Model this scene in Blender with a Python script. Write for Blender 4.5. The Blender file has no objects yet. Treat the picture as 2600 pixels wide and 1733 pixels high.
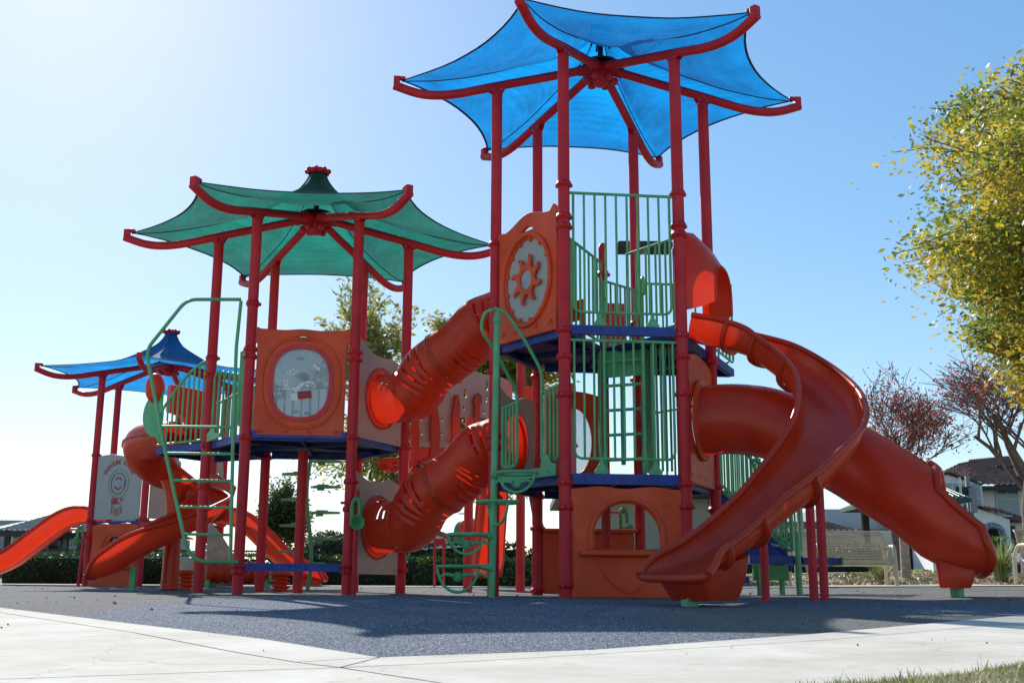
import bpy, math, random
from mathutils import Vector, Matrix, noise
V = Vector
PI = math.pi
random.seed(7)
S = bpy.context.scene
COL = S.collection
# ------------------------------------------------------------------ camera
F, PIT, ROLL, CH = 2889.4, 0.2128, 0.0052, 0.0928
cd = bpy.data.cameras.new('camera'); cam = bpy.data.objects.new('camera', cd); COL.objects.link(cam)
cd.sensor_width = 36; cd.lens = F/2600*36; cd.clip_start = .05; cd.clip_end = 4000
cam.matrix_world = Matrix.Translation((0, 0, CH)) @ Matrix.Rotation(PI/2+PIT, 4, 'X') @ Matrix.Rotation(ROLL, 4, 'Z')
S.camera = cam
def ray(px, py):
    X, Y = px-1300, py-866.5
    c, s = math.cos(ROLL), math.sin(ROLL)
    X, Y = X*c+Y*s, -X*s+Y*c
    X /= F; U = -Y/F
    c, s = math.cos(PIT), math.sin(PIT)
    return V((X, c-U*s, s+U*c))
def at(px, py, Y):
    r = ray(px, py); return V((0, 0, CH))+r*(Y/r.y)
def zat(py, Y, px=1300): return at(px, py, Y).z
# ------------------------------------------------------------------ ground shape
GY = [(-12, -.62), (0, -.288), (9, -.045), (11.5, -.005), (13.4, .003), (15.5, .022), (20, .08), (24, .12), (30, .22), (60, .5), (3000, .5)]
def lerp(a, b, t): return a+(b-a)*t
def pw(T, x):
    if x <= T[0][0]: return T[0][1]
    for (a, b), (c, d) in zip(T, T[1:]):
        if x <= c: return b+(d-b)*(x-a)/(c-a)
    return T[-1][1]
def sm(a, b, x):
    t = min(1, max(0, (x-a)/(b-a))); return t*t*(3-2*t)
def g(x, y):
    z = pw(GY, y)+.016*min(6, max(0, x-1.5))
    z += .20*sm(2, 5, x)*sm(20.5, 25, y)*(1-sm(60, 90, y))
    return z
def gp(px, py):
    lo, hi = .5, 60; r = ray(px, py)
    for _ in range(50):
        m = (lo+hi)/2; p = V((0, 0, CH))+r*m
        if p.z > g(p.x, p.y): lo = m
        else: hi = m
    return V((0, 0, CH))+r*lo
# ------------------------------------------------------------------ materials
def newmat(name):
    m = bpy.data.materials.new(name); m.use_nodes = True
    nt = m.node_tree; b = nt.nodes['Principled BSDF']; return m, nt, b
def N(nt, t, **k):
    n = nt.nodes.new(t)
    for a, v in k.items():
        if a.startswith('i_'): n.inputs[a[2:].replace('_', ' ')].default_value = v
        else: setattr(n, a, v)
    return n
def noisecol(nt, c1, c2, scale, detail=3, coord='Object', fac=(.35, .65)):
    tc = N(nt, 'ShaderNodeTexCoord'); nz = N(nt, 'ShaderNodeTexNoise'); nz.inputs['Scale'].default_value = scale; nz.inputs['Detail'].default_value = detail
    nt.links.new(tc.outputs[coord], nz.inputs['Vector'])
    cr = N(nt, 'ShaderNodeValToRGB'); cr.color_ramp.elements[0].position = fac[0]; cr.color_ramp.elements[1].position = fac[1]
    cr.color_ramp.elements[0].color = (*c1, 1); cr.color_ramp.elements[1].color = (*c2, 1)
    nt.links.new(nz.outputs['Fac'], cr.inputs['Fac']); return cr, nz, tc
def mat(name, c, rough=.45, var=.12, scale=3., metal=0, bump=0, bscale=60, trans=0, spec=.38, tcol=None, coat=0, wear=0, wcol=(.42, .36, .32)):
    m, nt, b = newmat(name)
    c1 = tuple(x*(1-var) for x in c); c2 = tuple(min(1, x*(1+var)) for x in c)
    cr, nz, tc = noisecol(nt, c1, c2, scale)
    src = cr.outputs[0]
    if wear:
        for sc_, lo, hi, k in ((1.3, .50, .78, wear), (17, .60, .72, wear*.8)):
            wn = N(nt, 'ShaderNodeTexNoise'); wn.inputs['Scale'].default_value = sc_; wn.inputs['Detail'].default_value = 9; wn.inputs['Roughness'].default_value = .65
            nt.links.new(tc.outputs['Object'], wn.inputs['Vector']); wr = N(nt, 'ShaderNodeMapRange'); wr.inputs['From Min'].default_value = lo; wr.inputs['From Max'].default_value = hi; wr.inputs['To Max'].default_value = k
            nt.links.new(wn.outputs['Fac'], wr.inputs[0]); wm = N(nt, 'ShaderNodeMix', data_type='RGBA'); nt.links.new(wr.outputs[0], wm.inputs[0]); nt.links.new(src, wm.inputs[6]); wm.inputs[7].default_value = (*wcol, 1); src = wm.outputs[2]
    nt.links.new(src, b.inputs['Base Color'])
    b.inputs['Roughness'].default_value = rough; b.inputs['Metallic'].default_value = metal
    b.inputs['Specular IOR Level'].default_value = spec; b.inputs['Coat Weight'].default_value = coat
    rn = N(nt, 'ShaderNodeTexNoise'); rn.inputs['Scale'].default_value = 9; rn.inputs['Detail'].default_value = 5
    nt.links.new(tc.outputs['Object'], rn.inputs['Vector'])
    mr = N(nt, 'ShaderNodeMapRange'); mr.inputs['To Min'].default_value = max(.05, rough-.12); mr.inputs['To Max'].default_value = min(1, rough+.14)
    nt.links.new(rn.outputs['Fac'], mr.inputs['Value']); nt.links.new(mr.outputs[0], b.inputs['Roughness'])
    if bump:
        n2 = N(nt, 'ShaderNodeTexNoise'); n2.inputs['Scale'].default_value = bscale; n2.inputs['Detail'].default_value = 4
        nt.links.new(tc.outputs['Object'], n2.inputs['Vector'])
        bp = N(nt, 'ShaderNodeBump'); bp.inputs['Strength'].default_value = bump; bp.inputs['Distance'].default_value = .01
        nt.links.new(n2.outputs['Fac'], bp.inputs['Height']); nt.links.new(bp.outputs[0], b.inputs['Normal'])
    if trans:
        tr = N(nt, 'ShaderNodeBsdfTranslucent'); mx = N(nt, 'ShaderNodeMixShader'); mx.inputs[0].default_value = trans
        tr.inputs[0].default_value = (*(tcol or c), 1)
        out = nt.nodes['Material Output']
        nt.links.new(b.outputs[0], mx.inputs[1]); nt.links.new(tr.outputs[0], mx.inputs[2]); nt.links.new(mx.outputs[0], out.inputs[0])
    return m
ORANGE = mat('orange_plastic', (.72, .075, .018), .42, .12, 2.5, bump=.04, bscale=25, spec=.3, wear=.2, wcol=(.62, .30, .20))
SHELL = mat('orange_slide_plastic', (.60, .055, .017), .29, .12, 2.0, bump=.05, bscale=14, trans=.26, tcol=(.88, .035, .008), spec=.4, wear=.16, wcol=(.60, .25, .17))
RED = mat('red_post_paint', (.56, .020, .030), .46, .10, 4, spec=.28, bump=.03, bscale=40, wear=.07)
BRED = mat('bright_red_paint', (.62, .03, .03), .4, .1, 4)
GREEN = mat('green_paint', (.11, .40, .17), .38, .12, 5, bump=.03, wear=.07)
LGREEN = mat('light_green_plastic', (.09, .34, .12), .4, .12, 5, trans=.12, tcol=(.15, .5, .12))
BLUE = mat('blue_deck_coating', (.012, .05, .27), .45, .18, 6, bump=.15, bscale=80, wear=.12)
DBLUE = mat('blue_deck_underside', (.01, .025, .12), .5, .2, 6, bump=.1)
BEIGE = mat('beige_panel_plastic', (.50, .38, .30), .5, .06, 3, bump=.05, bscale=90, wear=.15, wcol=(.3, .26, .22), trans=.08, tcol=(.8, .6, .45))
GRAYP = mat('grey_panel_plastic', (.40, .41, .38), .45, .05, 3)
STEEL = mat('galvanized_steel', (.45, .45, .46), .3, .1, 20, metal=1)
BLACK = mat('black_mast_paint', (.012, .015, .02), .4, .1, 5)
CABLE = mat('dark_seam_webbing', (.03, .04, .075), .7, .1, 5)
TAN = mat('tan_bench_coating', (.50, .42, .28), .42, .06, 5)
WHITE = mat('white_marking', (.75, .75, .73), .5, .04, 9)
REDMARK = mat('red_marking', (.40, .03, .03), .5, .1, 9)
DARK = mat('dark_metal', (.02, .02, .022), .5, .2, 9)
ROCK = mat('beige_rock_plastic', (.46, .39, .28), .6, .15, 6, bump=.3, bscale=20)
def fabric(name, c, tc_, tw):
    m, nt, b = newmat(name)
    tc = N(nt, 'ShaderNodeTexCoord')
    w = N(nt, 'ShaderNodeTexWave'); w.inputs['Scale'].default_value = 9; w.inputs['Distortion'].default_value = 2.5; w.bands_direction = 'Z'; w.inputs['Detail'].default_value = 3
    nz = N(nt, 'ShaderNodeTexNoise'); nz.inputs['Scale'].default_value = 2.2; nz.inputs['Detail'].default_value = 5
    mp = N(nt, 'ShaderNodeMapping'); mp.inputs['Scale'].default_value = (1, 1, 6)
    nt.links.new(tc.outputs['Object'], mp.inputs[0]); nt.links.new(mp.outputs[0], nz.inputs['Vector']); nt.links.new(tc.outputs['Object'], w.inputs['Vector'])
    ad = N(nt, 'ShaderNodeMath', operation='MULTIPLY_ADD'); ad.inputs[1].default_value = .12
    nt.links.new(w.outputs['Fac'], ad.inputs[0]); nt.links.new(nz.outputs['Fac'], ad.inputs[2])
    cr = N(nt, 'ShaderNodeValToRGB'); cr.color_ramp.elements[0].position = .3; cr.color_ramp.elements[1].position = .85
    cr.color_ramp.elements[0].color = (*[x*.62 for x in tc_], 1); cr.color_ramp.elements[1].color = (*[min(1, x*1.12) for x in tc_], 1)
    nt.links.new(ad.outputs[0], cr.inputs[0])
    b.inputs['Base Color'].default_value = (*c, 1); b.inputs['Roughness'].default_value = .75
    b.inputs['Sheen Weight'].default_value = .35
    tr = N(nt, 'ShaderNodeBsdfTranslucent'); nt.links.new(cr.outputs[0], tr.inputs[0])
    mx = N(nt, 'ShaderNodeMixShader'); mx.inputs[0].default_value = tw
    nt.links.new(b.outputs[0], mx.inputs[1]); nt.links.new(tr.outputs[0], mx.inputs[2])
    tp = N(nt, 'ShaderNodeBsdfTransparent')
    vz = N(nt, 'ShaderNodeTexNoise'); vz.inputs['Scale'].default_value = 95; vz.inputs['Detail'].default_value = 1
    nt.links.new(tc.outputs['Object'], vz.inputs['Vector'])
    gt = N(nt, 'ShaderNodeMath', operation='GREATER_THAN'); gt.inputs[1].default_value = .70; nt.links.new(vz.outputs['Fac'], gt.inputs[0])
    ma = N(nt, 'ShaderNodeMath', operation='MULTIPLY_ADD'); ma.inputs[1].default_value = .45; ma.inputs[2].default_value = .02
    nt.links.new(gt.outputs[0], ma.inputs[0])
    mx2 = N(nt, 'ShaderNodeMixShader')
    nt.links.new(ma.outputs[0], mx2.inputs[0]); nt.links.new(mx.outputs[0], mx2.inputs[1]); nt.links.new(tp.outputs[0], mx2.inputs[2])
    nt.links.new(mx2.outputs[0], nt.nodes['Material Output'].inputs[0]); return m
FBLUE = fabric('blue_shade_cloth', (.004, .08, .26), (.0, .28, .68), .68)
FGREEN = fabric('green_shade_cloth', (.005, .05, .04), (.006, .215, .145), .58)
def glassy(name, c, a, rough=.3):
    m, nt, b = newmat(name)
    cr, nz, tc = noisecol(nt, tuple(x*.8 for x in c), c, 7, 6)
    nt.links.new(cr.outputs[0], b.inputs['Base Color']); b.inputs['Roughness'].default_value = rough
    tp = N(nt, 'ShaderNodeBsdfTransparent'); mx = N(nt, 'ShaderNodeMixShader')
    mr = N(nt, 'ShaderNodeMapRange'); mr.inputs['To Min'].default_value = a-.12; mr.inputs['To Max'].default_value = a+.12
    nt.links.new(nz.outputs['Fac'], mr.inputs[0]); nt.links.new(mr.outputs[0], mx.inputs[0])
    nt.links.new(tp.outputs[0], mx.inputs[1]); nt.links.new(b.outputs[0], mx.inputs[2])
    nt.links.new(mx.outputs[0], nt.nodes['Material Output'].inputs[0]); return m
POLY = glassy('scuffed_clear_plastic', (.36, .42, .42), .72)
BUBBLE = glassy('hazy_clear_bubble', (.55, .62, .66), .55)
GLASS = mat('window_glass', (.10, .17, .22), .12, .3, .5, spec=.8)
# ------------------------------------------------------------------ mesh builder
class MB:
    def __init__(s): s.v = []; s.f = []; s.s = []; s.m = []
    def add(s, vs, fs, smooth=False, mi=0):
        o = len(s.v); s.v += [tuple(p) for p in vs]
        for f in fs: s.f.append(tuple(i+o for i in f)); s.s.append(smooth); s.m.append(mi)
        return s
    def box(s, c, d, rot=0, M=None, bev=0, mi=0):
        x, y, z = [a/2 for a in d]
        R = M or Matrix.Rotation(rot, 3, 'Z')
        vs = [V(c)+R@V((sx*x, sy*y, sz*z)) for sx in (-1, 1) for sy in (-1, 1) for sz in (-1, 1)]
        return s.add(vs, [(0, 1, 3, 2), (4, 6, 7, 5), (0, 4, 5, 1), (2, 3, 7, 6), (0, 2, 6, 4), (1, 5, 7, 3)], False, mi)
    def tube(s, pts, r, n=12, closed=False, caps=True, mi=0):
        pts = [V(p) for p in pts]; L = len(pts); rr = r if isinstance(r, (list, tuple)) else [r]*L
        vs = []; up = None
        for i, p in enumerate(pts):
            a = pts[i-1] if (i or closed) else p; b = pts[(i+1) % L] if (i < L-1 or closed) else p
            T = (b-a).normalized()
            if up is None:
                up = V((0, 0, 1)) if abs(T.z) < .9 else V((1, 0, 0))
            X = T.cross(up)
            if X.length < 1e-5: X = T.orthogonal()
            X.normalize(); up = X.cross(T).normalized()
            for k in range(n):
                t = 2*PI*k/n; vs.append(p+(X*math.cos(t)+up*math.sin(t))*rr[i])
        fs = [(i*n+k, i*n+(k+1) % n, ((i+1) % L)*n+(k+1) % n, ((i+1) % L)*n+k) for i in range(L if closed else L-1) for k in range(n)]
        s.add(vs, fs, True, mi)
        if caps and not closed:
            s.add(vs[:n], [tuple(range(n))[::-1]], False, mi); s.add(vs[-n:], [tuple(range(n))], False, mi)
        return s
    def lathe(s, prof, c=(0, 0, 0), n=24, M=None, mi=0, smooth=True):
        R = M or Matrix.Identity(3); c = V(c); vs = []
        for r, z in prof:
            for k in range(n):
                t = 2*PI*k/n; vs.append(c+R@V((r*math.cos(t), r*math.sin(t), z)))
        fs = [(i*n+k, i*n+(k+1) % n, (i+1)*n+(k+1) % n, (i+1)*n+k) for i in range(len(prof)-1) for k in range(n)]
        return s.add(vs, fs, smooth, mi)
    def sphere(s, c, r, n=14, sc=(1, 1, 1), M=None, mi=0):
        prof = [(max(1e-4, math.sin(PI*i/n)), -math.cos(PI*i/n)) for i in range(n+1)]
        R = (M or Matrix.Identity(3)) @ Matrix.Diagonal((r*sc[0], r*sc[1], r*sc[2]))
        return s.lathe(prof, c, n*2, R, mi)
    def grid(s, P, closeu=False, closev=False, smooth=True, mi=0, skip=None):
        nu = len(P); nv = len(P[0]); vs = [p for row in P for p in row]; fs = []
        for i in range(nu if closeu else nu-1):
            for j in range(nv if closev else nv-1):
                if skip and skip(i, j): continue
                i2 = (i+1) % nu; j2 = (j+1) % nv
                fs.append((i*nv+j, i*nv+j2, i2*nv+j2, i2*nv+j))
        return s.add(vs, fs, smooth, mi)
    def build(s, name, mats, parent=None, solid=0, bevel=0, center=True):
        me = bpy.data.meshes.new(name)
        vs = [V(p) for p in s.v]
        o = bpy.data.objects.new(name, me); COL.objects.link(o)
        org = V((0, 0, 0))
        if parent is None and vs and center:
            zs = min(p.z for p in vs); org = sum(vs, V((0, 0, 0)))/len(vs); org.z = zs
        elif parent is not None:
            org = WL(parent)
        me.from_pydata([p-org for p in vs], [], s.f)
        for p, sm_, mi in zip(me.polygons, s.s, s.m): p.use_smooth = sm_; p.material_index = mi
        for m in (mats if isinstance(mats, (list, tuple)) else [mats]): me.materials.append(m)
        me.update()
        if parent is None: o.location = org
        else: o.parent = parent
        o['wo'] = tuple(org)
        if solid:
            md = o.modifiers.new('thick', 'SOLIDIFY'); md.thickness = solid; md.offset = 0
        if bevel:
            md = o.modifiers.new('bev', 'BEVEL'); md.width = bevel; md.segments = 2; md.limit_method = 'ANGLE'; md.angle_limit = math.radians(50)
        return o
def WL(o): return V(o['wo'])
def tag(o, label, cat=None, group=None, kind=None):
    if label: o['label'] = label
    if cat: o['category'] = cat
    if group: o['group'] = group
    if kind: o['kind'] = kind
    return o
def thing(name, loc, label, cat, group=None):
    o = bpy.data.objects.new(name, None); COL.objects.link(o); o.location = loc; o['wo'] = tuple(loc)
    o.empty_display_size = .1
    return tag(o, label, cat, group)
# 2D shape -> mesh with holes through a filled curve
def shape(loops, t, bev=.0, res=1):
    cu = bpy.data.curves.new('c', 'CURVE'); cu.dimensions = '2D'; cu.fill_mode = 'BOTH'; cu.extrude = max(.0005, t/2-bev); cu.bevel_depth = bev; cu.bevel_resolution = res
    if bev: cu.offset = -bev
    for L in loops:
        sp = cu.splines.new('POLY'); sp.points.add(len(L)-1)
        for p, q in zip(sp.points, L): p.co = (q[0], q[1], 0, 1)
        sp.use_cyclic_u = True
    o = bpy.data.objects.new('c', cu); COL.objects.link(o)
    dg = bpy.context.evaluated_depsgraph_get(); me = bpy.data.meshes.new_from_object(o.evaluated_get(dg))
    vs = [v.co.copy() for v in me.vertices]; fs = [tuple(p.vertices) for p in me.polygons]
    bpy.data.objects.remove(o); bpy.data.curves.remove(cu); bpy.data.meshes.remove(me)
    return vs, fs
def text_mesh(ch, size, t=.004):
    cu = bpy.data.curves.new('t', 'FONT'); cu.body = ch; cu.size = size; cu.extrude = t/2; cu.align_x = 'CENTER'; cu.offset = size*.015
    o = bpy.data.objects.new('t', cu); COL.objects.link(o)
    dg = bpy.context.evaluated_depsgraph_get(); me = bpy.data.meshes.new_from_object(o.evaluated_get(dg))
    vs = [v.co.copy() for v in me.vertices]; fs = [tuple(p.vertices) for p in me.polygons]
    bpy.data.objects.remove(o); bpy.data.curves.remove(cu); bpy.data.meshes.remove(me)
    return vs, fs
class Frame:   # vertical plane frame: u along A->B, w up, n outward (to the right-hand side seen from outside)
    def __init__(s, A, B, z=0, off=0, out=None):
        s.A = V((A[0], A[1], z)); d = V((B[0]-A[0], B[1]-A[1], 0)); s.L = d.length; s.u = d.normalized()
        s.n = V((s.u.y, -s.u.x, 0))
        if out is not None and s.n.dot(V((out[0], out[1], 0))) < 0: s.n = -s.n
        s.A = s.A+s.n*off
    def p(s, u, w, n=0): return s.A+s.u*u+V((0, 0, w))+s.n*n
    def put(s, mb, vf, n=0, u=0, w=0, mi=0, smooth=False, rot=0):
        vs, fs = vf; c, q = math.cos(rot), math.sin(rot)
        return mb.add([s.p(u+v[0]*c-v[1]*q, w+v[0]*q+v[1]*c, n+v[2]) for v in vs], fs, smooth, mi)
def cr(P, n=8):
    P = [list(map(float, p)) for p in P]; d = len(P[0])
    P = [[2*a-b for a, b in zip(P[0], P[1])]]+P+[[2*a-b for a, b in zip(P[-1], P[-2])]]; o = []
    for i in range(1, len(P)-2):
        a, b, c, e = P[i-1:i+3]
        for k in range(n):
            t = k/n; o.append([.5*((2*b[j])+(c[j]-a[j])*t+(2*a[j]-5*b[j]+4*c[j]-e[j])*t*t+(3*b[j]-3*c[j]+e[j]-a[j])*t**3) for j in range(d)])
    o.append(P[-2]); return o
def fil(P, r=.06, n=5, closed=False):   # polyline with rounded corners
    P = [V(p) for p in P]; o = []; L = len(P)
    for i, p in enumerate(P):
        if not closed and i in (0, L-1): o.append(p); continue
        a = P[i-1]-p; b = P[(i+1) % L]-p; k = min(r, a.length*.48, b.length*.48)
        s0 = p+a.normalized()*k; s1 = p+b.normalized()*k
        for j in range(n+1):
            t = j/n; o.append(s0*(1-t)**2+p*2*t*(1-t)+s1*t*t)
    return o
def circ(cx, cy, rx, ry=None, n=28, ex=2., ph=0):
    ry = ry or rx; o = []
    for k in range(n):
        t = 2*PI*k/n+ph; c, s = math.cos(t), math.sin(t)
        o.append((cx+rx*abs(c)**(2/ex)*(1 if c > 0 else -1), cy+ry*abs(s)**(2/ex)*(1 if s > 0 else -1)))
    return o
def rrect(x0, y0, x1, y1, r=.03, n=4):
    o = []
    for cx, cy, a in ((x1-r, y1-r, 0), (x0+r, y1-r, 90), (x0+r, y0+r, 180), (x1-r, y0+r, 270)):
        for k in range(n+1):
            t = math.radians(a+90*k/n); o.append((cx+r*math.cos(t), cy+r*math.sin(t)))
    return o
# ------------------------------------------------------------------ play structure helpers
def post(par, x, y, z1, rings=(), r=.0635, m=None, name='post', z0=None, dome=False, label=None):
    mb = MB(); z0 = g(x, y)-.03 if z0 is None else z0
    n = 36; P = []
    prof = [(r, z0), (r, z1-.0)]
    flute = lambda k: r-(.0035 if k % 3 == 0 else 0)
    P = [[V((x+flute(k)*math.cos(2*PI*k/n), y+flute(k)*math.sin(2*PI*k/n), z)) for k in range(n)] for z in (z0, z1)]
    mb.grid(P, closev=True)
    if dome: mb.lathe([(r, 0), (r*.92, .03), (r*.6, .055), (.001, .065)], (x, y, z1), 20)
    else: mb.lathe([(r, 0), (.001, 0)], (x, y, z1), 20, smooth=False)
    o = mb.build(name, m or RED, par)
    if label: o['label'] = label
    if rings:
        for z in rings:
            q = MB()
            q.lathe([(r+.001, -.032), (r+.013, -.03), (r+.013, -.012), (r+.020, -.008), (r+.020, .008), (r+.013, .012), (r+.013, .03), (r+.001, .032)], (x, y, z), 24)
            for a in (0.4, 2.5, 4.4):
                q.box((x+(r+.022)*math.cos(a), y+(r+.022)*math.sin(a), z), (.03, .022, .036), a)
                q.lathe([(.007, 0), (.007, .006), (.001, .008)], (x+(r+.03)*math.cos(a), y+(r+.03)*math.sin(a), z), 8, Matrix.Rotation(a, 3, 'Z') @ Matrix.Rotation(PI/2, 3, 'Y'), 1)
            q.build('collar', [m or RED, STEEL], o)
    return o
def canopy(par, c, T, zt, fab, kind, pk=0):
    C0 = V((c[0], c[1], 0)); ks = list(T)
    dirs = [(V((T[k][0], T[k][1], 0))-C0).normalized() for k in ks]
    ARM = cr([(.13, .37), (.6, .25), (1.24, .09), (1.7, -.03), (1.98, -.065), (2.2, -.045), (2.45, .035)], 5)
    for d in dirs:
        mb = MB(); P = [C0+d*r+V((0, 0, zt+z)) for r, z in ARM]
        mb.tube(P, .052, 16)
        # bracket on the post
        mb.lathe([(.066, -.03), (.066, .0), (.05, .02), (.045, .05)], C0+d*1.24+V((0, 0, zt)), 16)
        n = V((-d.y, d.x, 0))
        for s in (-1, 1):
            pts = [(1.13, .095), (1.36, .03), (1.30, .0), (1.18, .0)]
            vs = [C0+d*r+V((0, 0, zt+z))+n*s*.034 for r, z in pts]+[C0+d*r+V((0, 0, zt+z))+n*s*.042 for r, z in pts]
            mb.add(vs, [(0, 1, 2, 3), (4, 5, 6, 7), (0, 1, 5, 4), (1, 2, 6, 5), (2, 3, 7, 6), (3, 0, 4, 7)])
            for rr, zz in ((1.2, .03), (1.28, .02)):
                mb.lathe([(.009, 0), (.009, .006), (.001, .008)], C0+d*rr+n*s*.042+V((0, 0, zt+zz)), 8, V((0, 0, 1)).rotation_difference(n*s).to_matrix(), 1)
        a = mb.build('canopy_arm', [RED, STEEL], par)
        q = MB(); e = C0+d*2.45+V((0, 0, zt+.035)); R = Matrix.Rotation(math.atan2(d.y, d.x), 3, 'Z')
        q.box(e+V((0, 0, .05))-d*.03, (.075, .085, .11), M=R); q.box(e+V((0, 0, .09))-d*.09, (.08, .05, .04), M=R)
        q.build('end_bracket', RED, a, bevel=.006)
    # cloth
    SE = [(.10, 1.02), (.18, .87), (.33, .72), (.7, .50), (1.0, .36), (1.5, .215), (2.0, .125), (2.36, .10)]
    ME = [(.09, 1.02), (.16, .84), (.29, .67), (.58, .43), (.82, .29), (1.2, .16), (1.52, .11), (1.80, .105)]
    SE = [(a, b-pk*max(0, 1-a/.9)) for a, b in SE]; ME = [(a, b-pk*max(0, 1-a/.9)) for a, b in ME]; SE = cr(SE, 4); ME = cr(ME, 4); nv = 12
    cl = MB(); rows = []
    for (rs, zs), (rm, zm) in zip(SE, ME):
        row = []
        for i in range(6):
            a, b = dirs[i], dirs[(i+1) % 6]
            pa, pb = C0+a*rs, C0+b*rs; dm = (a+b).normalized()
            for j in range(nv):
                t = j/nv; w = 4*t*(1-t)
                st = pa.lerp(pb, t); mid = (pa+pb)/2; sag = (C0+dm*rm)-mid
                z = zs+(zm-zs)*(w**.85)
                wr = .006*noise.noise(V((i*3+t*5, rs*3, c[0])))
                row.append(st+sag*w+V((0, 0, zt+z+wr)))
        rows.append(row)
    cl.grid(rows, closev=True)
    fo = cl.build('canopy_cloth', fab, par, solid=.0); fo['label'] = kind
    ed = MB(); ed.tube(rows[-1], .008, 8, closed=True)
    eb = [[p+(V((C0.x, C0.y, p.z))-p).normalized()*k+V((0, 0, .004+.006*k)) for p in rows[-1]] for k in (0, .024)]
    ed.grid(eb, closev=True)
    ed.build('edge_hem', CABLE, fo)
    for i in range(6):
        sq = MB(); sq.tube([r[i*nv]-V((0, 0, .012)) for r in rows], .0065, 6); sq.build('seam_cable', CABLE, fo)
    # hub
    h = MB(); zh = zt+.33
    h.lathe([(.001, -.17), (.07, -.165), (.085, -.15), (.085, -.12), (.11, -.10), (.11, .08), (.001, .085)], (c[0], c[1], zh), 24)
    for d in dirs:
        h.tube([C0+d*.08+V((0, 0, zh+.055)), C0+d*.27+V((0, 0, zh+.005))], .066, 14)
        h.lathe([(.001, -.055), (.045, -.05), (.048, 0), (.03, .02)], C0+d*.165+V((0, 0, zh-.085)), 12)
    ho = h.build('canopy_hub', RED, par)
    pl = MB(); pl.lathe([(.21, 0), (.215, .008), (.215, .016), (.21, .022), (.05, .03)], (c[0], c[1], zh+.10), 32); pl.tube([(c[0], c[1], zh+.1), (c[0], c[1], zt+1.03-pk)], .034, 12)
    for a in (.3, 1.9, 3.4, 5): pl.tube([(c[0]+.03*math.cos(a), c[1]+.03*math.sin(a), zt+.9), (c[0]+.12*math.cos(a), c[1]+.12*math.sin(a), zt+.66)], .013, 8)
    pl.build('mast', BLACK, ho)
    cp = MB(); zc = zt+1.02-pk
    cp.lathe([(.13, -.02), (.15, 0), (.15, .035), (.12, .05), (.001, .055)], (c[0], c[1], zc), 24)
    for k in range(8):
        a = 2*PI*k/8; cp.sphere((c[0]+.145*math.cos(a), c[1]+.145*math.sin(a), zc+.02), .035, 6)
    cp.build('peak_cap', RED, fo)
def deckpoly(par, pts, z, t=.09, name='deck', label=None, holes=True):
    """blue coated deck: thin plate with a folded skirt all round and perforations along the skirt"""
    mb = MB(); n = len(pts); P = [V((a, b, 0)) for a, b in pts]; cc = sum(P, V((0, 0, 0)))/n
    top = [p+V((0, 0, z)) for p in P]; ins = [cc+(p-cc)*.985 for p in P]
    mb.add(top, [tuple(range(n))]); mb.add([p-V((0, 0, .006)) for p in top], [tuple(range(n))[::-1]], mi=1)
    for i in range(n):
        a, b = P[i], P[(i+1) % n]; u = (b-a).normalized(); L = (b-a).length; nn = V((u.y, -u.x, 0))
        if nn.dot((a+b)/2-cc) < 0: nn = -nn
        ang = math.atan2(u.y, u.x)
        mb.box((a+b)/2+nn*.004+V((0, 0, z-t/2)), (L-.12, .006, t), ang)
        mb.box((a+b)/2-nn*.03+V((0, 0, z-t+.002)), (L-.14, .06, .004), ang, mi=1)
        if holes:
            for k in range(1, 6):
                for dz in (-.018, .018):
                    q = a+u*(L*k/6)+nn*.0075+V((0, 0, z-t/2+dz)); mb.box(q, (.022, .002, .010), ang, mi=2)
        # stiffeners below
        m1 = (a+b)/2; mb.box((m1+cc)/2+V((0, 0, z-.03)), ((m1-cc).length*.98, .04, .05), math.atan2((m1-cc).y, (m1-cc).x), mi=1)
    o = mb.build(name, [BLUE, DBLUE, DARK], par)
    if label: o['label'] = label
    return o
def railing(par, A, B, zb, zt, n=9, off=.0, inset=.10, label=None, brackets=True, zt2=None, arms=True, r=.0125, name='railing', curve=0):
    fr = Frame(A, B, 0, off); L = fr.L; mb = MB(); zt2 = zt if zt2 is None else zt2
    top = lambda u: lerp(zt, zt2, (u-inset)/max(.01, L-2*inset))+curve*math.sin(PI*min(1, max(0, (u-inset)/max(.01, L-2*inset))))
    U = fil([fr.p(inset, top(inset)), fr.p(inset, zb), fr.p(L-inset, zb), fr.p(L-inset, top(L-inset))], .09)
    mb.tube(U, r*1.15, 10)
    m = [fr.p(lerp(inset if not arms else .05, L-inset if not arms else L-.05, k/10), top(lerp(inset, L-inset, k/10))) for k in range(11)]
    mb.tube(m, r*1.25, 10)
    for k in range(1, n-1):
        u = inset+(L-2*inset)*k/(n-1); mb.tube([fr.p(u, zb), fr.p(u, top(u))], r, 8, caps=False)
    o = mb.build(name, GREEN, par)
    if label: o['label'] = label
    if brackets:
        for u in (L*.3, L*.75):
            q = MB(); sh = [(-.075, -.03), (-.06, -.055), (.0, -.065), (.06, -.055), (.075, -.03), (.05, .0), (.035, .03), (.02, .05), (.02, .085), (-.02, .085), (-.02, .05), (-.035, .03), (-.05, 0)]
            fr.put(q, shape([sh], .012), n=.016 if fr.n.y < 0 else -.016, u=u, w=zb-.10)
            nn = fr.n if fr.n.y < 0 else -fr.n
            q.lathe([(.012, 0), (.012, .006), (.005, .007), (.001, .002)], fr.p(u, zb-.115)+nn*.024, 10, V((0, 0, 1)).rotation_difference(nn).to_matrix(), 1)
            q.build('rail_bracket', [GREEN, STEEL], o)
    return o
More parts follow.
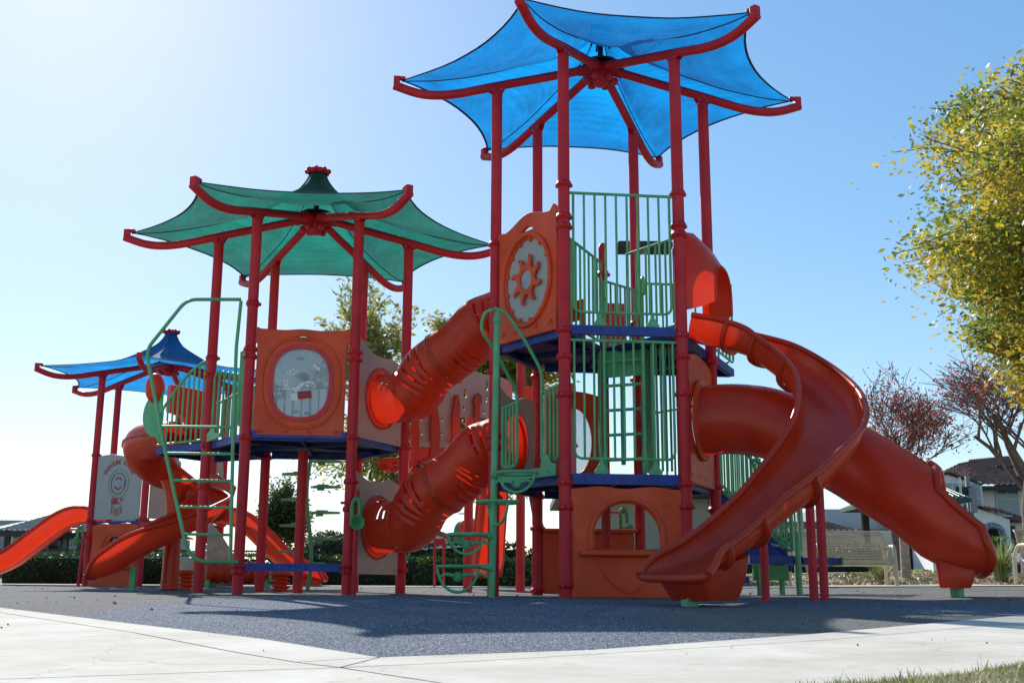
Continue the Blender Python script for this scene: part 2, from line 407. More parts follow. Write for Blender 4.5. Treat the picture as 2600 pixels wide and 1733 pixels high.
def panel(par, A, B, loops, t=.03, bev=.006, m=None, off=0, name='panel', label=None, out=None):
    fr = Frame(A, B, 0, off, out); mb = MB(); fr.put(mb, shape(loops, t, bev, 2)); o = mb.build(name, m or ORANGE, par)
    if label: o['label'] = label
    return o, fr
def frames(P, bank=None):
    out = []
    for i in range(len(P)):
        a = P[max(0, i-1)]; b = P[min(len(P)-1, i+1)]; T = (b-a).normalized()
        Nn = T.cross(V((0, 0, 1))).normalized(); U = Nn.cross(T)
        if bank: q = Matrix.Rotation(bank[i], 3, T); Nn = q@Nn; U = q@U
        out.append((P[i], T, Nn, U))
    return out
def chute(par, pts, name='slide', label=None, flanges=(), n=7, hood=None, foot=None, under=0, m=None):
    """open slide: pts rows = x,y,z,halfwidth,railheight[,bank]"""
    L = cr([list(p)+[0]*(6-len(p)) for p in pts], n); P = [V(p[:3]) for p in L]; fr = frames(P, [p[5] for p in L])
    rows = []; Lr = []; Rr = []
    for (c, T, Nn, U), p in zip(fr, L):
        w, h = p[3], p[4]; row = []
        for k in range(17):
            t = PI+PI*k/16; ct, st = math.cos(t), math.sin(t)
            a = w*abs(ct)**.62*(1 if ct > 0 else -1); b = h*(1-abs(st)**.75)
            row.append(c+Nn*a+U*b)
        rows.append(row); Lr.append(row[0]); Rr.append(row[-1])
    mb = MB(); mb.grid(rows)
    o = mb.build(name, m or SHELL, par)
    if label: o['label'] = label
    q = MB(); rim = .030
    q.tube([p for p in Lr]+[], rim, 12); q.build('side_rail', m or SHELL, o)
    q = MB(); q.tube([p for p in Rr], rim, 12); q.build('side_rail', m or SHELL, o)
    if L[-1][4] < .12:
        q = MB(); q.tube([p+V((0, 0, -.0)) for p in rows[-1]], [.03]*17, 12); q.build('exit_lip', m or SHELL, o)
    for fl in flanges:
        i = min(len(fr)-3, int(fl*(len(fr)-1))); q = MB(); R2 = []
        for di, k in ((-.026, .004), (-.018, .045), (.018, .045), (.026, .004)):
            c, T, Nn, U = fr[i]; p = L[i]; row = []
            for kk in range(21):
                t = PI+PI*kk/20; ct, st = math.cos(t), math.sin(t)
                w = p[3]+k; h = p[4]
                a = w*abs(ct)**.62*(1 if ct > 0 else -1); b = h*(1-abs(st)**.75)-k*abs(st)**.5
                row.append(c+T*di+Nn*a+U*b)
            R2.append(row)
        q.grid(R2); q.build('section_flange', m or SHELL, o)
    return o, fr, L
def tubeslide(par, P, r, skip=None, name='crawl_tube', m=None, label=None, ribs=None, nv=40, seams=()):
    fr = frames(P); mb = MB(); rows = []
    for i, (c, T, Nn, U) in enumerate(fr):
        row = []
        for k in range(nv):
            t = 2*PI*k/nv; rr = r+(ribs(i, k) if ribs else 0); row.append(c+(Nn*math.cos(t)+U*math.sin(t))*rr)
        rows.append(row)
    mb.grid(rows, closev=True, skip=skip)
    o = mb.build(name, m or SHELL, par)
    if label: o['label'] = label
    for i in seams:
        c, T, Nn, U = fr[i]; q = MB(); R = Matrix((Nn, U, T)).transposed()
        q.lathe([(r, -.035), (r+.03, -.03), (r+.036, -.006), (r+.02, 0), (r+.036, .006), (r+.03, .03), (r, .035)], c, nv, R)
        for k in range(10):
            t = 2*PI*k/10+.2; q.lathe([(.008, 0), (.008, .008), (.001, .01)], c+(Nn*math.cos(t)+U*math.sin(t))*(r+.03), 8, V((0, 0, 1)).rotation_difference(Nn*math.cos(t)+U*math.sin(t)).to_matrix(), 1)
        q.build('joint_ring', [m or SHELL, STEEL], o)
    return o, fr
# ------------------------------------------------------------------ MAIN PLAY STRUCTURE
BT = dict(A=(-.19, 12.501), B=(.542, 11.5), C=(1.775, 11.633), D=(2.276, 12.767), E=(1.544, 13.768), F=(.312, 13.635))
GT = dict(A=(-3.85, 14.331), B=(-3.127, 13.323), C=(-1.893, 13.446), D=(-1.383, 14.576), E=(-2.106, 15.583), F=(-3.34, 15.461))
bc = (1.0431, 12.6341); gc = (-2.6164, 14.4534); ZB, ZG = 5.784, 4.491
MAIN = thing('play_structure', (bc[0], bc[1], 0), 'large red and orange play structure with two towers under blue and green canopies', 'play structure')
BR = dict(A=[3.93, 2.45, 1.72, 1.60, 1.05], B=[4.29, 3.93, 3.82, 2.70, 2.42, 2.02, 1.13, .88, .12], C=[4.24, 3.88, 3.78, 2.68, 2.45, 2.06, 1.13, .90], D=[3.6, 2.62, 2.2, 1.2, .95], E=[3.3, 3.15, 2.6, 1.15], F=[3.6, 2.6, 1.15, .78, .06])
for k, p in BT.items(): post(MAIN, *p, ZB, BR[k])
GR = dict(A=[2.95, 2.72, 1.82, 1.3], B=[3.42, 2.86, 2.77, 1.80, .32, .25], C=[2.85, 2.76, 1.82, 1.3, .98, .33, .26], D=[2.8, 1.84, 1.2, .3], E=[2.8, 1.8], F=[2.8, 1.8])
for k, p in GT.items(): post(MAIN, *p, ZG, GR[k])
# faint joint lines where the canopy poles sleeve into the tower posts
post(MAIN, *bc, 3.93, (3.62, 2.6, 1.15), r=.05, name='post', dome=True, label='thinner dome-topped red post in the middle of the blue tower')
post(MAIN, gc[0]-.03, gc[1], 1.78, (), name='post', label='short red post under the middle of the green tower deck')
canopy(MAIN, bc, BT, ZB, FBLUE, 'blue shade cloth over the tall tower', .16); canopy(MAIN, gc, GT, ZG, FGREEN, 'green shade cloth over the lower tower')
def hexin(T, c, s=.965): return [tuple(V((c[0], c[1])).lerp(V(T[k]), s)) for k in 'ABCDEF']
ex = (2.77, 13.90)   # apex of the extra upper deck
O = tuple(V(bc)); hb = hexin(BT, bc)
deckpoly(MAIN, hb, 1.215, label='blue hexagonal deck at the lower level of the tall tower')
deckpoly(MAIN, [hb[0], hb[1], O, hb[2], hb[3], hb[4], hb[5]], 2.745, label='blue hexagonal deck at the top level of the tall tower')
deckpoly(MAIN, [BT['D'], ex, BT['E']], 2.745, label='small triangular blue deck behind the spiral slide entrance')
deckpoly(MAIN, hexin(GT, gc), 1.87, label='blue hexagonal deck under the green canopy')
Q = (-4.72, 15.0)
deckpoly(MAIN, [GT['A'], Q, (-4.2, 15.9), GT['F']], 1.87, label='blue deck extension reaching left to the spiral slide')
# blue beams on the front faces
def beam(A, B, z0, z1, name='deck_beam', n=10, off=-.0, label=None):
    f = Frame(A, B, 0, off, (-.1, -1)); q = MB(); a = math.atan2(f.u.y, f.u.x)
    q.box(f.p(f.L/2, (z0+z1)/2), (f.L-.15, .05, z1-z0), a)
    q.box(f.p(.10, (z0+z1)/2+.02), (.07, .06, .045), a); q.box(f.p(f.L-.10, (z0+z1)/2+.02), (.07, .06, .045), a)
    for k in range(n):
        for dz in (-.016, .016):
            if k % 2 == 0: q.box(f.p(.2+(f.L-.4)*k/(n-1), (z0+z1)/2+dz, .0262), (.024, .002, .009), a, mi=1)
    o = q.build(name, [BLUE, DARK], MAIN, bevel=.003)
    if label: o['label'] = label
beam(BT['B'], BT['C'], 2.66, 2.757, label='blue beam along the front edge of the upper deck')
beam(BT['B'], BT['C'], 1.115, 1.222)
beam(GT['B'], GT['C'], 1.80, 1.885)
beam(GT['B'], GT['C'], .262, .352, label='low blue step beam between the front posts of the green tower')
# ---- railings of the tall tower
railing(MAIN, BT['B'], BT['C'], 2.90, 4.20, 10, label='tall green barred railing across the front of the upper level')
railing(MAIN, BT['B'], BT['C'], 1.375, 2.60, 11, label='green barred railing across the front of the lower level')
railing(MAIN, BT['B'], bc, 2.80, 3.74, 9, inset=.07, brackets=False)
railing(MAIN, BT['C'], (1.25, 12.35), 2.80, 3.76, 6, inset=.06, brackets=False)
railing(MAIN, bc, BT['E'], 2.82, 3.55, 7, inset=.08, brackets=False, zt2=3.72)
railing(MAIN, BT['D'], ex, 2.82, 3.82, 7, inset=.06, brackets=False)
railing(MAIN, ex, BT['E'], 2.82, 3.82, 9, inset=.06, brackets=False)
railing(MAIN, BT['E'], BT['D'], 1.30, 2.15, 9, inset=.07, brackets=False)
# side loops flanking the pod climber opening (lower level, left front face)
fAB = Frame(BT['A'], BT['B'], 0, 0, (-.8, -.6))
def loop(fr, u0, u1, zb, zt, n, r=.014, name='loop_railing', hook=None, off=.0):
    q = MB(); q.tube(fil([fr.p(u0, zt, off), fr.p(u0, zb, off), fr.p(u1, zb, off), fr.p(u1, zt, off)], .07), r*1.2, 10)
    q.tube([fr.p(u0-.02, zt, off), fr.p(u1+.02, zt+.03, off)], r*1.1, 10)
    for k in range(1, n): u = lerp(u0, u1, k/n); q.tube([fr.p(u, zb, off), fr.p(u, zt+.03*k/n, off)], r*.95, 8)
    if hook: q.tube(fil([fr.p(*h) for h in hook], .09), r*1.35, 10)
    o = q.build(name, GREEN, MAIN); return o
loop(fAB, .16, .42, 1.36, 2.02, 4, hook=[(.42, 1.4, 0), (.42, 2.15, 0), (.56, 2.5, .36), (.60, 2.75, .62), (.66, 2.92, .60), (.71, 2.94, .52)])
loop(fAB, .86, 1.13, 1.36, 2.10, 4, hook=[(.86, 1.40, 0), (.86, 2.32, 0), (.84, 2.62, .2), (.78, 2.92, .42), (.71, 2.96, .52)])
q = MB(); fAB.put(q, shape([[(.06, 1.20), (1.17, 1.20), (1.18, 1.32), (1.10, 1.34), (1.06, 1.42), (.96, 1.42), (.93, 1.30), (.30, 1.28), (.06, 1.30)]], .014), n=.07)
for u in (.2, .55, 1.06): q.lathe([(.012, 0), (.012, .006), (.001, .008)], fAB.p(u, 1.25, .08), 8, V((0, 0, 1)).rotation_difference(fAB.n).to_matrix(), 1)
q.build('entry_plate', [GREEN, STEEL], MAIN)
# ---- steering-wheel pod climber
pole = V((-.19, 11.62)); PC = None
q = MB(); q.tube([(pole.x, pole.y, g(*pole)-.03), (pole.x+.035, pole.y+.02, 2.93)], .034, 18); q.lathe([(.034, 0), (.041, .01), (.041, .05), (.034, .06)], (pole.x+.033, pole.y+.02, 2.80), 18)
PC = q.build('climber_pole', GREEN, MAIN); PC['label'] = 'green climber pole with curved foot loops beside the tall tower'
def pod(z, a, rx=.20, drop=.24, wheel=True, reach=.30):
    q = MB(); d = V((math.cos(a), math.sin(a), 0)); n = V((-d.y, d.x, 0)); c = V((pole.x, pole.y, z))+d*reach
    q.tube([c+(d*math.cos(t)+n*math.sin(t))*rx for t in [2*PI*k/28 for k in range(28)]], .017, 10, closed=True)
    q.tube([c+d*rx*math.cos(t)+V((0, 0, -abs(math.sin(t))*drop)) for t in [PI*k/20 for k in range(21)]], .015, 10)
    q.tube([V((pole.x, pole.y, z-.01)), c-d*rx], [.05, .020], 10); q.tube([V((pole.x, pole.y, z-.12)), c-d*rx*.93+V((0, 0, -.05))], .016, 8)
    if wheel:
        q.lathe([(.001, -.008), (.05, -.008), (.05, .008), (.001, .008)], c+V((0, 0, -.10)), 20, V((0, 0, 1)).rotation_difference(n).to_matrix())
        for s in (-1, 1):
            q.tube([c+d*.04*s+V((0, 0, -.09)), c+d*.12*s+V((0, 0, -.075)), c+d*(rx-.02)*s+V((0, 0, -.10))], [.022, .018, .012], 8)
    q.build('foot_loop', GREEN, PC)
pod(zat(1203, 11.6), math.radians(-28), drop=.19, reach=.28); pod(zat(1276, 11.6), math.radians(-62), rx=.21, drop=.22, wheel=False, reach=.12)
pod(zat(1358, 11.6), math.radians(200), rx=.185, drop=.19, reach=.27); pod(zat(1438, 11.6), math.radians(188), rx=.205, drop=.25, reach=.34)
# ---- sun panel (upper, left front face)
def wavy(u0, u1, z0, z1, amp=.05, lugs=True):
    top = [(lerp(u1, u0, k/16), z1+amp*math.cos(2*PI*k/16*1.0)*.5) for k in range(17)]
    return [(u0, z0), (u1, z0)]+top
ov = circ(.62, 3.37, .385, .465, 40)
pl, f = panel(MAIN, BT['A'], BT['B'], [[(.10, 2.73), (1.13, 2.73), (1.15, 4.0), (1.16, 4.06), (1.08, 4.12)]+[(lerp(1.02, .2, k/12), 4.06+.10*math.sin(PI*k/12)**2-.06*k/12) for k in range(13)]+[(.08, 4.03), (.06, 3.98), (.10, 3.9)], ov[::-1], [(.5+.02*k, 3.93+.045*math.sin(PI*k/12)) for k in range(13)][::-1]], .05, .012, ORANGE, .0, 'play_panel', 'orange panel with a spinning sun wheel on a grey oval', (-.8, -.6))
q = MB(); f.put(q, shape([circ(.62, 3.37, .40, .48, 40)], .018), n=-.012); dsk = q.build('grey_oval', GRAYP, pl)
q = MB(); q.tube([f.p(a, b, .035) for a, b in circ(.62, 3.37, .43, .51, 40)], .028, 10, closed=True); q.build('raised_rim', ORANGE, pl)
for k in range(13): q = MB(); t = 2*PI*k/13; q.lathe([(.026, 0), (.024, .02), (.010, .03), (.001, .031)], f.p(.62+.375*math.cos(t), 3.37+.455*math.sin(t), .0), 10, V((0, 0, 1)).rotation_difference(f.n).to_matrix()); q.build('oval_bolt', ORANGE, pl)
sun = []
for k in range(8):
    a = 2*PI*k/8; 
    for da, rr in ((0, .165), (.22, .17), (.36, .25), (.52, .29), (.62, .285), (.56, .235), (.66, .18)): sun.append((.62+rr*math.cos(a+da)*.92, 3.37+rr*math.sin(a+da)))
q = MB(); f.put(q, shape([sun, circ(.62, 3.37, .10, .11)[::-1]], .03, .006), n=.03); q.build('sun_wheel', ORANGE, pl)
q = MB(); f.put(q, shape([circ(.62, 3.37, .11, .12)], .01), n=.02); q.build('sun_window', BUBBLE, pl)
for u in (.2, .45, .8, 1.05): q = MB(); q.tube([f.p(u, 2.86, .02), f.p(u+.01, 2.82, .05), f.p(u-.02, 2.80, .05)], .009, 8); q.build('edge_hook', ORANGE, pl)
# ---- green-tower picture panel
f = Frame(GT['B'], GT['C'], 0, 0, (0, -1))
ob = [(.08, 1.83), (1.14, 1.83), (1.145, 2.93), (1.19, 2.96), (1.20, 3.10), (1.17, 3.14)]+[(lerp(1.10, .12, k/14), 3.115-.03*math.sin(PI*k/14)**2+.035*math.sin(PI*k/14)**6) for k in range(15)]+[(.05, 3.14), (.02, 3.10), (.03, 2.96), (.08, 2.93)]
win = circ(.615, 2.46, .355, .435, 44, 2.5)
hs = [(.48+.27*k/12, 2.985+.05*math.sin(PI*k/12)) for k in range(13)]
pl, f = panel(MAIN, GT['B'], GT['C'], [ob, win[::-1], hs[::-1]], .055, .014, ORANGE, .0, 'play_panel', 'orange panel with a scuffed round picture window under the green canopy', (0, -1))
q = MB(); q.tube([f.p(a, b, .022) for a, b in circ(.615, 2.46, .46, .54, 48, 2.4)], .022, 10, closed=True); q.build('raised_rim', ORANGE, pl)
q = MB(); f.put(q, shape([circ(.615, 2.46, .385, .465, 44, 2.5), circ(.615, 2.46, .33, .41, 44, 2.5)[::-1]], .014), n=.034)
for k in range(12): t = 2*PI*k/12+.1; q.lathe([(.011, 0), (.010, .006), (.001, .008)], f.p(.615+.357*math.cos(t), 2.46+.437*math.sin(t), .041), 8, V((0, 0, 1)).rotation_difference(f.n).to_matrix(), 1)
q.build('window_ring', [BRED, STEEL], pl)
q = MB(); f.put(q, shape([circ(.615, 2.46, .345, .425, 40, 2.5)], .012), n=.005); q.build('clear_window', POLY, pl)
q = MB(); N2 = .018
def pz(loops, mi=0, u=.615, w=2.46, rot=0): f.put(q, shape(loops, .004), n=N2, u=u, w=w, mi=mi, rot=rot)
for a, b in ((-.13, .14), (-.095, .16), (-.06, .14), (-.12, .11), (-.085, .11), (-.16, .11)): pz([circ(a, b, .015, n=12)])
pz([rrect(-.20, -.06, -.12, -.04, .008)]); pz([rrect(-.21, -.085, -.11, -.068, .008)]); pz([rrect(-.20, -.035, -.15, .035, .01), rrect(-.19, -.015, -.165, .02, .005)[::-1]])
pz([[(-.12, -.05), (-.06, -.05), (.0, .0), (.06, .01), (.02, -.04), (-.02, -.08), (-.06, -.11), (-.10, -.08)]])
pz([rrect(-.10, -.045, -.02, .045, .01)], 0, .60, 2.30, .13)
pz([rrect(.01, .015, .08, .032, .005)], 0, .585, 2.315, .13)
pz([circ(.15, -.03, .03, n=14), circ(.15, -.03, .018, n=14)[::-1]]); pz([circ(.08, -.03, .022, n=14)]); pz([rrect(.05, .0, .15, .025, .01)])
pz([[(.13, .22), (.15, .245), (.20, .19), (.215, .205), (.215, .15), (.165, .16), (.18, .175)]])
pz([circ(.02, .085, .07, .045, 18)], 2)
for k in range(16): t = math.radians(195+5.5*k); pz([circ(.26*math.cos(t)*1.0, .33*math.sin(t), .007, n=6)])
for k in range(11): t = math.radians(5+5*k); pz([circ(.27*math.cos(t), .28*math.sin(t), .006, n=6)])
pz([circ(-.02, .30, .05, .018, 12)], 2); pz([circ(-.05, -.34, .05, .02, 12)], 2); pz([circ(.1, -.36, .05, .018, 12)], 2)
q.build('picture_inlay', [WHITE, REDMARK, POLY], pl)
q = MB(); f.put(q, shape([rrect(0, -.045, .16, .045, .01)], .004), n=N2, u=.585, w=2.31, rot=.13); q.build('red_inlay', REDMARK, pl)
for u in (.16, .46, .73, 1.05): q = MB(); q.tube([f.p(u-.02, 1.86, .035), f.p(u-.02, 1.885, .04), f.p(u+.02, 1.885, .04), f.p(u+.02, 1.86, .035)], .010, 8); q.build('edge_hook', ORANGE, pl)
# ---- beige panels that hold the crawl tubes
def bpanel(A, B, z0, z1, zc, out, label, u0=.09, u1=1.14, slope=.0, rr=.36, wob=.05):
    top = [(lerp(u1, u0, k/16), z1-slope*(1-k/16)+wob*math.sin(2*PI*k/16+.6)) for k in range(17)]
    o, f = panel(MAIN, A, B, [[(u0, z0), (u1, z0)]+top, circ(.615, zc, rr, n=36)[::-1]], .022, .004, BEIGE, .0, 'entry_panel', label, out)
    q = MB()
    for k in range(4): q.lathe([(.010, 0), (.010, .006), (.001, .008)], f.p(lerp(u0+.1, u1-.1, k/3), z0+.05, .012), 8, V((0, 0, 1)).rotation_difference(f.n).to_matrix())
    q.build('bolts', STEEL, o); return o, f
_, fu = bpanel(GT['C'], GT['D'], 1.84, 3.04, 2.38, (.9, -.4), 'beige panel at the lower end of the upper crawl tube', slope=.22)
_, fl = bpanel(GT['C'], GT['D'], .24, 1.42, .80, (.9, -.4), 'beige panel at the lower end of the lower crawl tube', slope=.10)
_, fm = bpanel(BT['A'], BT['F'], 1.22, 2.28, 1.74, (-.9, .4), 'grey beige panel at the upper end of the lower crawl tube', slope=.05)
_, ft = bpanel(BT['A'], BT['F'], 2.74, 3.95, 3.26, (-.9, .4), 'beige panel at the upper end of the upper crawl tube', slope=.05)
def crawl(f0, z0, f1, z1, label):
    a0 = f0.p(.615, z0); a1 = f1.p(.615, z1); n0, n1 = f0.n, f1.n
    K = [a0, a0+n0*.26+V((0, 0, .0)), a0+n0*.50+V((0, 0, .06)), a0.lerp(a1, .36)+V((0, 0, -.04)), a0.lerp(a1, .5), a0.lerp(a1, .64)+V((0, 0, .03)), a1+n1*.46+V((0, 0, -.11)), a1+n1*.24+V((0, 0, -.02)), a1]
    P = [V(p) for p in cr(K, 18)]; n = len(P); mid = n//2
    # resample evenly
    D = [0]
    for a, b in zip(P, P[1:]): D.append(D[-1]+(b-a).length)
    tot = D[-1]; M_ = int(tot/.0125); R = []; j = 0
    for i in range(M_+1):
        s = tot*i/M_
        while j < len(D)-2 and D[j+1] < s: j += 1
        R.append(P[j].lerp(P[j+1], (s-D[j])/max(1e-6, D[j+1]-D[j])))
    zones = [(.055, .155), (.27, .43), (.565, .69), (.80, .93)]
    nv = 84; per = 7
    def info(i):
        t = i/M_
        for z, (a, b) in enumerate(zones):
            if a < t < b:
                k = int((t-a)*tot/.0125); return z, k
        return None, 0
    SEC = {0: (5, 105), 1: (-62, 52), 2: (50, 150), 3: (-70, 45)}
    def win(z, k):
        a, b = SEC[z]; d = (360*k/nv-a) % 360; w = b-a
        return 0 if d > w else min(1, d/14, (w-d)/14)
    def win2(z, k): return max(win(z, k), win(z, (k+nv//2) % nv))
    def skip(i, k):
        z, q = info(i)
        if z is None or q % per not in (3, 4): return False
        return win2(z, k) > .8 and (k+5*z+(q//per)*4) % 13 not in (0, 1, 2)
    def ribs(i, k):
        z, q = info(i); t = i/M_
        base = pw([(0, -.012), (.15, -.012), (.19, .018), (.45, .020), (.55, .020), (.80, .018), (.86, -.008), (1, -.008)], t)
        if z is None: return base
        return base+win2(z, k)*(.010*math.cos(2*PI*(q-per+0)/per)-.006)
    o, fr = tubeslide(MAIN, R, .318, skip, 'crawl_tube', SHELL, label, ribs, nv, seams=(mid*M_//n,))
    for f_, z_, sg in ((f0, z0, 1), (f1, z1, 1)):
        q = MB(); q.lathe([(.316, .0), (.35, .012), (.385, .02), (.385, .034), (.35, .04), (.32, .06)], f_.p(.615, z_, 0), 48, V((0, 0, 1)).rotation_difference(f_.n).to_matrix()); q.build('end_flange', SHELL, o)
    return o
crawl(fu, 2.38, ft, 3.26, 'upper orange crawl tube sloping between the two towers')
crawl(fl, .80, fm, 1.74, 'lower orange crawl tube sloping between the two towers')
# ---- playhouse front panel
sc = [(.10+k*.52/26*2, 1.085+.012*math.cos(2*PI*k/13)) for k in range(27)][::-1]
side = lambda s, x: [(x+s*0, .98), (x-s*.06, .93), (x-s*.065, .86), (x-s*.065, .12), (x-s*.06, .06), (x, .02)]
arch = [(.30, .47), (.30, .60)]+[(.635-.335*math.cos(PI*k/20), .60+.33*math.sin(PI*k/20)) for k in range(1, 20)]+[(.97, .60), (.97, .47)]
outl = [(.02, -.005), (1.20, -.005)]+[(1.20, 1.0), (1.19, 1.07)]+[(lerp(1.15, .08, k/24), 1.085-.012*math.cos(2*PI*k/12)) for k in range(25)]+[(.03, 1.06), (.02, .98), (.065, .93), (.075, .86), (.075, .14), (.06, .08), (.02, .04)]
arch2 = [(a-.01, b) for a, b in arch]
pl, f = panel(MAIN, BT['B'], BT['C'], [outl, arch2[::-1]], .05, .012, ORANGE, -.0, 'playhouse_panel', 'orange playhouse wall with an arched window and counter under the tall tower', (0, -1))
q = MB(); q.tube([f.p(.255, .47, .02)]+[f.p(.625-.37*math.cos(PI*k/24), .60+.37*math.sin(PI*k/24), .02) for k in range(25)]+[f.p(.995, .47, .02)], .032, 12); q.build('window_trim', ORANGE, pl)
q = MB(); q.box(f.p(.61, .43, .07), (.95, .20, .05), math.atan2(f.u.y, f.u.x)); q.build('counter', ORANGE, pl, bevel=.015)
q = MB(); f.put(q, shape([[(.30, .40), (.95, .40), (.88, .22), (.76, .10), (.63, .03), (.50, .10), (.38, .22)]], .02, .006), n=.028); q.build('wall_relief', ORANGE, pl)
q = MB(); f.put(q, shape([circ(1.04, .93, .034, n=20)], .02, .004), n=.028); q.build('round_boss', ORANGE, pl)
for zz in (.88, .12):
    for s, k in ((1, 'B'), (-1, 'C')):
        q = MB(); u = .10 if s > 0 else f.L-.10; q.tube([f.p(u-s*.09, zz, 0), f.p(u+s*.01, zz, 0)], .018, 10); q.build('panel_clamp', RED, pl)
# ---- rear counter and rear panels of the tall tower
pl, f = panel(MAIN, BT['F'], BT['E'], [rrect(.06, .03, 1.16, .74, .03)], .05, .01, ORANGE, 0, 'counter_panel', 'dark orange counter wall behind the playhouse window', (0, -1))
q = MB(); q.box(f.p(.61, .75, .10), (1.10, .26, .04), math.atan2(f.u.y, f.u.x)); q.build('counter', ORANGE, pl, bevel=.012)
pl, f = panel(MAIN, BT['F'], BT['E'], [[(.08, 1.24), (.80, 1.24)]+[(lerp(.80, .08, k/14), 2.36+.07*math.sin(PI*k/14)) for k in range(15)], circ(.45, 1.82, .21, .40, 32)[::-1]], .05, .01, ORANGE, .0, 'play_panel', 'orange panel with a tall oval bubble window seen through the lower railing', (0, -1))
q = MB(); q.lathe([(.001, .12), (.10, .10), (.17, .055), (.215, 0)], f.p(.45, 1.82, 0), 32, V((0, 0, 1)).rotation_difference(f.n).to_matrix() @ Matrix.Diagonal((1, 1.0, 1)))
q = MB(); fq = []
for i in range(7):
    rr = i/6; fq.append([f.p(.45+.212*rr*math.cos(2*PI*k/32), 1.82+.40*rr*math.sin(2*PI*k/32), .10*(1-rr*rr)) for k in range(32)])
q.grid(fq, closev=True); q.build('bubble_window', BUBBLE, pl)
panel(MAIN, BT['F'], bc, [rrect(.08, 2.78, .9, 3.40, .04), rrect(.14, 2.80, .84, 3.16, .03)[::-1]], .05, .01, ORANGE, .0, 'play_panel', 'red orange arch at the back of the upper deck')
panel(MAIN, BT['F'], BT['E'], [rrect(.86, 2.76, 1.10, 3.55, .03)], .05, .01, BRED, .0, 'play_panel', 'narrow bright red panel at the back of the upper deck')
# vertical ladder inside the tall tower
q = MB(); la, lb = V((1.02, 12.28, 0)), V((1.42, 12.10, 0))
for p in (la, lb): q.tube(fil([p+V((0, 0, 1.26)), p+V((0, 0, 3.35)), p+V((.0, -.14, 3.42)), p+V((0, -.16, 3.2))], .08), .022, 12)
for k in range(5): q.tube([la+V((0, 0, 1.44+.27*k)), lb+V((0, 0, 1.44+.27*k))], .017, 10)
q.build('inner_ladder', GREEN, MAIN)
q = MB()
for k, (p, d) in enumerate([((.98, 12.34), (.0, .28)), ((1.46, 12.2), (.1, .3)), ((1.5, 12.0), (.2, .05))]):
    for j in range(5): q.tube([(p[0]+d[0]*j/4, p[1]+d[1]*j/4, 1.3), (p[0]+d[0]*j/4, p[1]+d[1]*j/4, 2.68)], .013, 8)
q.build('ladder_guard', GREEN, MAIN)
# green slotted climbing shell under the hole
q = MB(); q.box((1.22, 12.36, 2.52), (.50, .02, .30), math.radians(-24)); q.box((1.22, 12.37, 1.9), (.05, .03, 1.0), math.radians(-24)); q.build('ladder_back', GREEN, MAIN, bevel=.01)
# ---- orange hood over the spiral slide entrance
fCD = Frame(BT['C'], BT['D'], 0, 0, (.9, -.4))
def archpts(u0, u1, z0, z1, n, k=20, sharp=.8):
    o = [(u0, z0)]
    for i in range(k+1):
        t = PI*i/k; o.append((lerp(u0, u1, .5)-(u1-u0)/2*abs(math.cos(t))**sharp*(1 if math.cos(t) > 0 else -1), z0+(z1-z0)*(.35+.65*math.sin(t)**1.1)))
    return [fCD.p(a, b, n) for a, b in o+[(u1, z0)]]
q = MB(); q.grid([archpts(.10, 1.14, 2.98, 3.94, -.02, 20, .5), archpts(.11, 1.13, 2.98, 3.92, .05, 20, .5), archpts(.18, 1.10, 3.02, 3.76, .19, 20, .6), archpts(.32, 1.06, 3.10, 3.56, .30, 20, .7)])
q.grid([archpts(.10, 1.14, 2.98, 3.94, -.02, 20, .55), archpts(.24, 1.0, 2.98, 3.66, -.02)])
hd = q.build('slide_hood', SHELL, MAIN); hd['label'] = 'orange hood over the top of the open spiral slide'
q = MB(); q.tube(archpts(.32, 1.06, 3.10, 3.56, .30, 20, .7), .016, 10); q.build('hood_rim', SHELL, hd)
# ---- open spiral slide
SP = [(1.98, 12.22, 2.74, .27, .25), (2.34, 12.06, 2.62, .27, .26), (2.66, 11.82, 2.42, .28, .27), (2.91, 11.35, 2.06, .30, .29, -.10), (2.99, 10.85, 1.68, .31, .30, -.16), (2.86, 10.36, 1.26, .31, .29, -.14), (2.48, 9.96, .86, .31, .26, -.08), (2.05, 9.66, .54, .30, .22), (1.70, 9.40, .33, .30, .18), (1.42, 9.17, .215, .31, .14), (1.26, 8.98, .165, .31, .03)]
SL, fr, L = chute(MAIN, SP, 'spiral_slide', 'open orange spiral slide curling down from the tall tower to the ground', (.10, .205, .30, .735, .62, .86), 9)
q = MB()
def hull(c, T, Nn, w, z0, z1, l0, l1): pass
c, T, Nn, U = fr[int(len(fr)*.90)]
Th = V((T.x, T.y, 0)).normalized(); Nh = V((Th.y, -Th.x, 0))
rows = []
for zb_, zf_, wl, b0, b1 in ((.36, .185, .24, -.48, .14), (.20, .13, .235, -.44, .11), (.06, .05, .22, -.38, .05), (.0, .0, .20, -.34, .01)):
    k = lambda b, w, z: V((c.x, c.y, 0))+Th*b+Nh*w+V((0, 0, z))
    rows.append([k(b0, wl, zb_), k(b1, wl*.95, zf_), k(b1+.06, 0, zf_), k(b1, -wl*.95, zf_), k(b0, -wl, zb_)])
q.grid(rows, closev=True); q.add(rows[-1], [(0, 1, 2, 3, 4)]); ap = q.build('exit_skirt', SHELL, SL, bevel=.03)
ft_ = c+Th*.02; q = MB(); q.box((ft_.x, ft_.y, -.05), (.11, .09, .14), .5); q.build('slide_foot', GREEN, SL, bevel=.006)
def stand(x, y, z1, r=.045, par=MAIN): q = MB(); q.tube([(x, y, g(x, y)-.03), (x, y, z1)], r, 18); return q.build('slide_support', RED, par)
stand(2.72, 10.45, 1.18, .040); stand(2.86, 10.62, 1.36, .040); stand(2.22, 10.15, .66, .036)
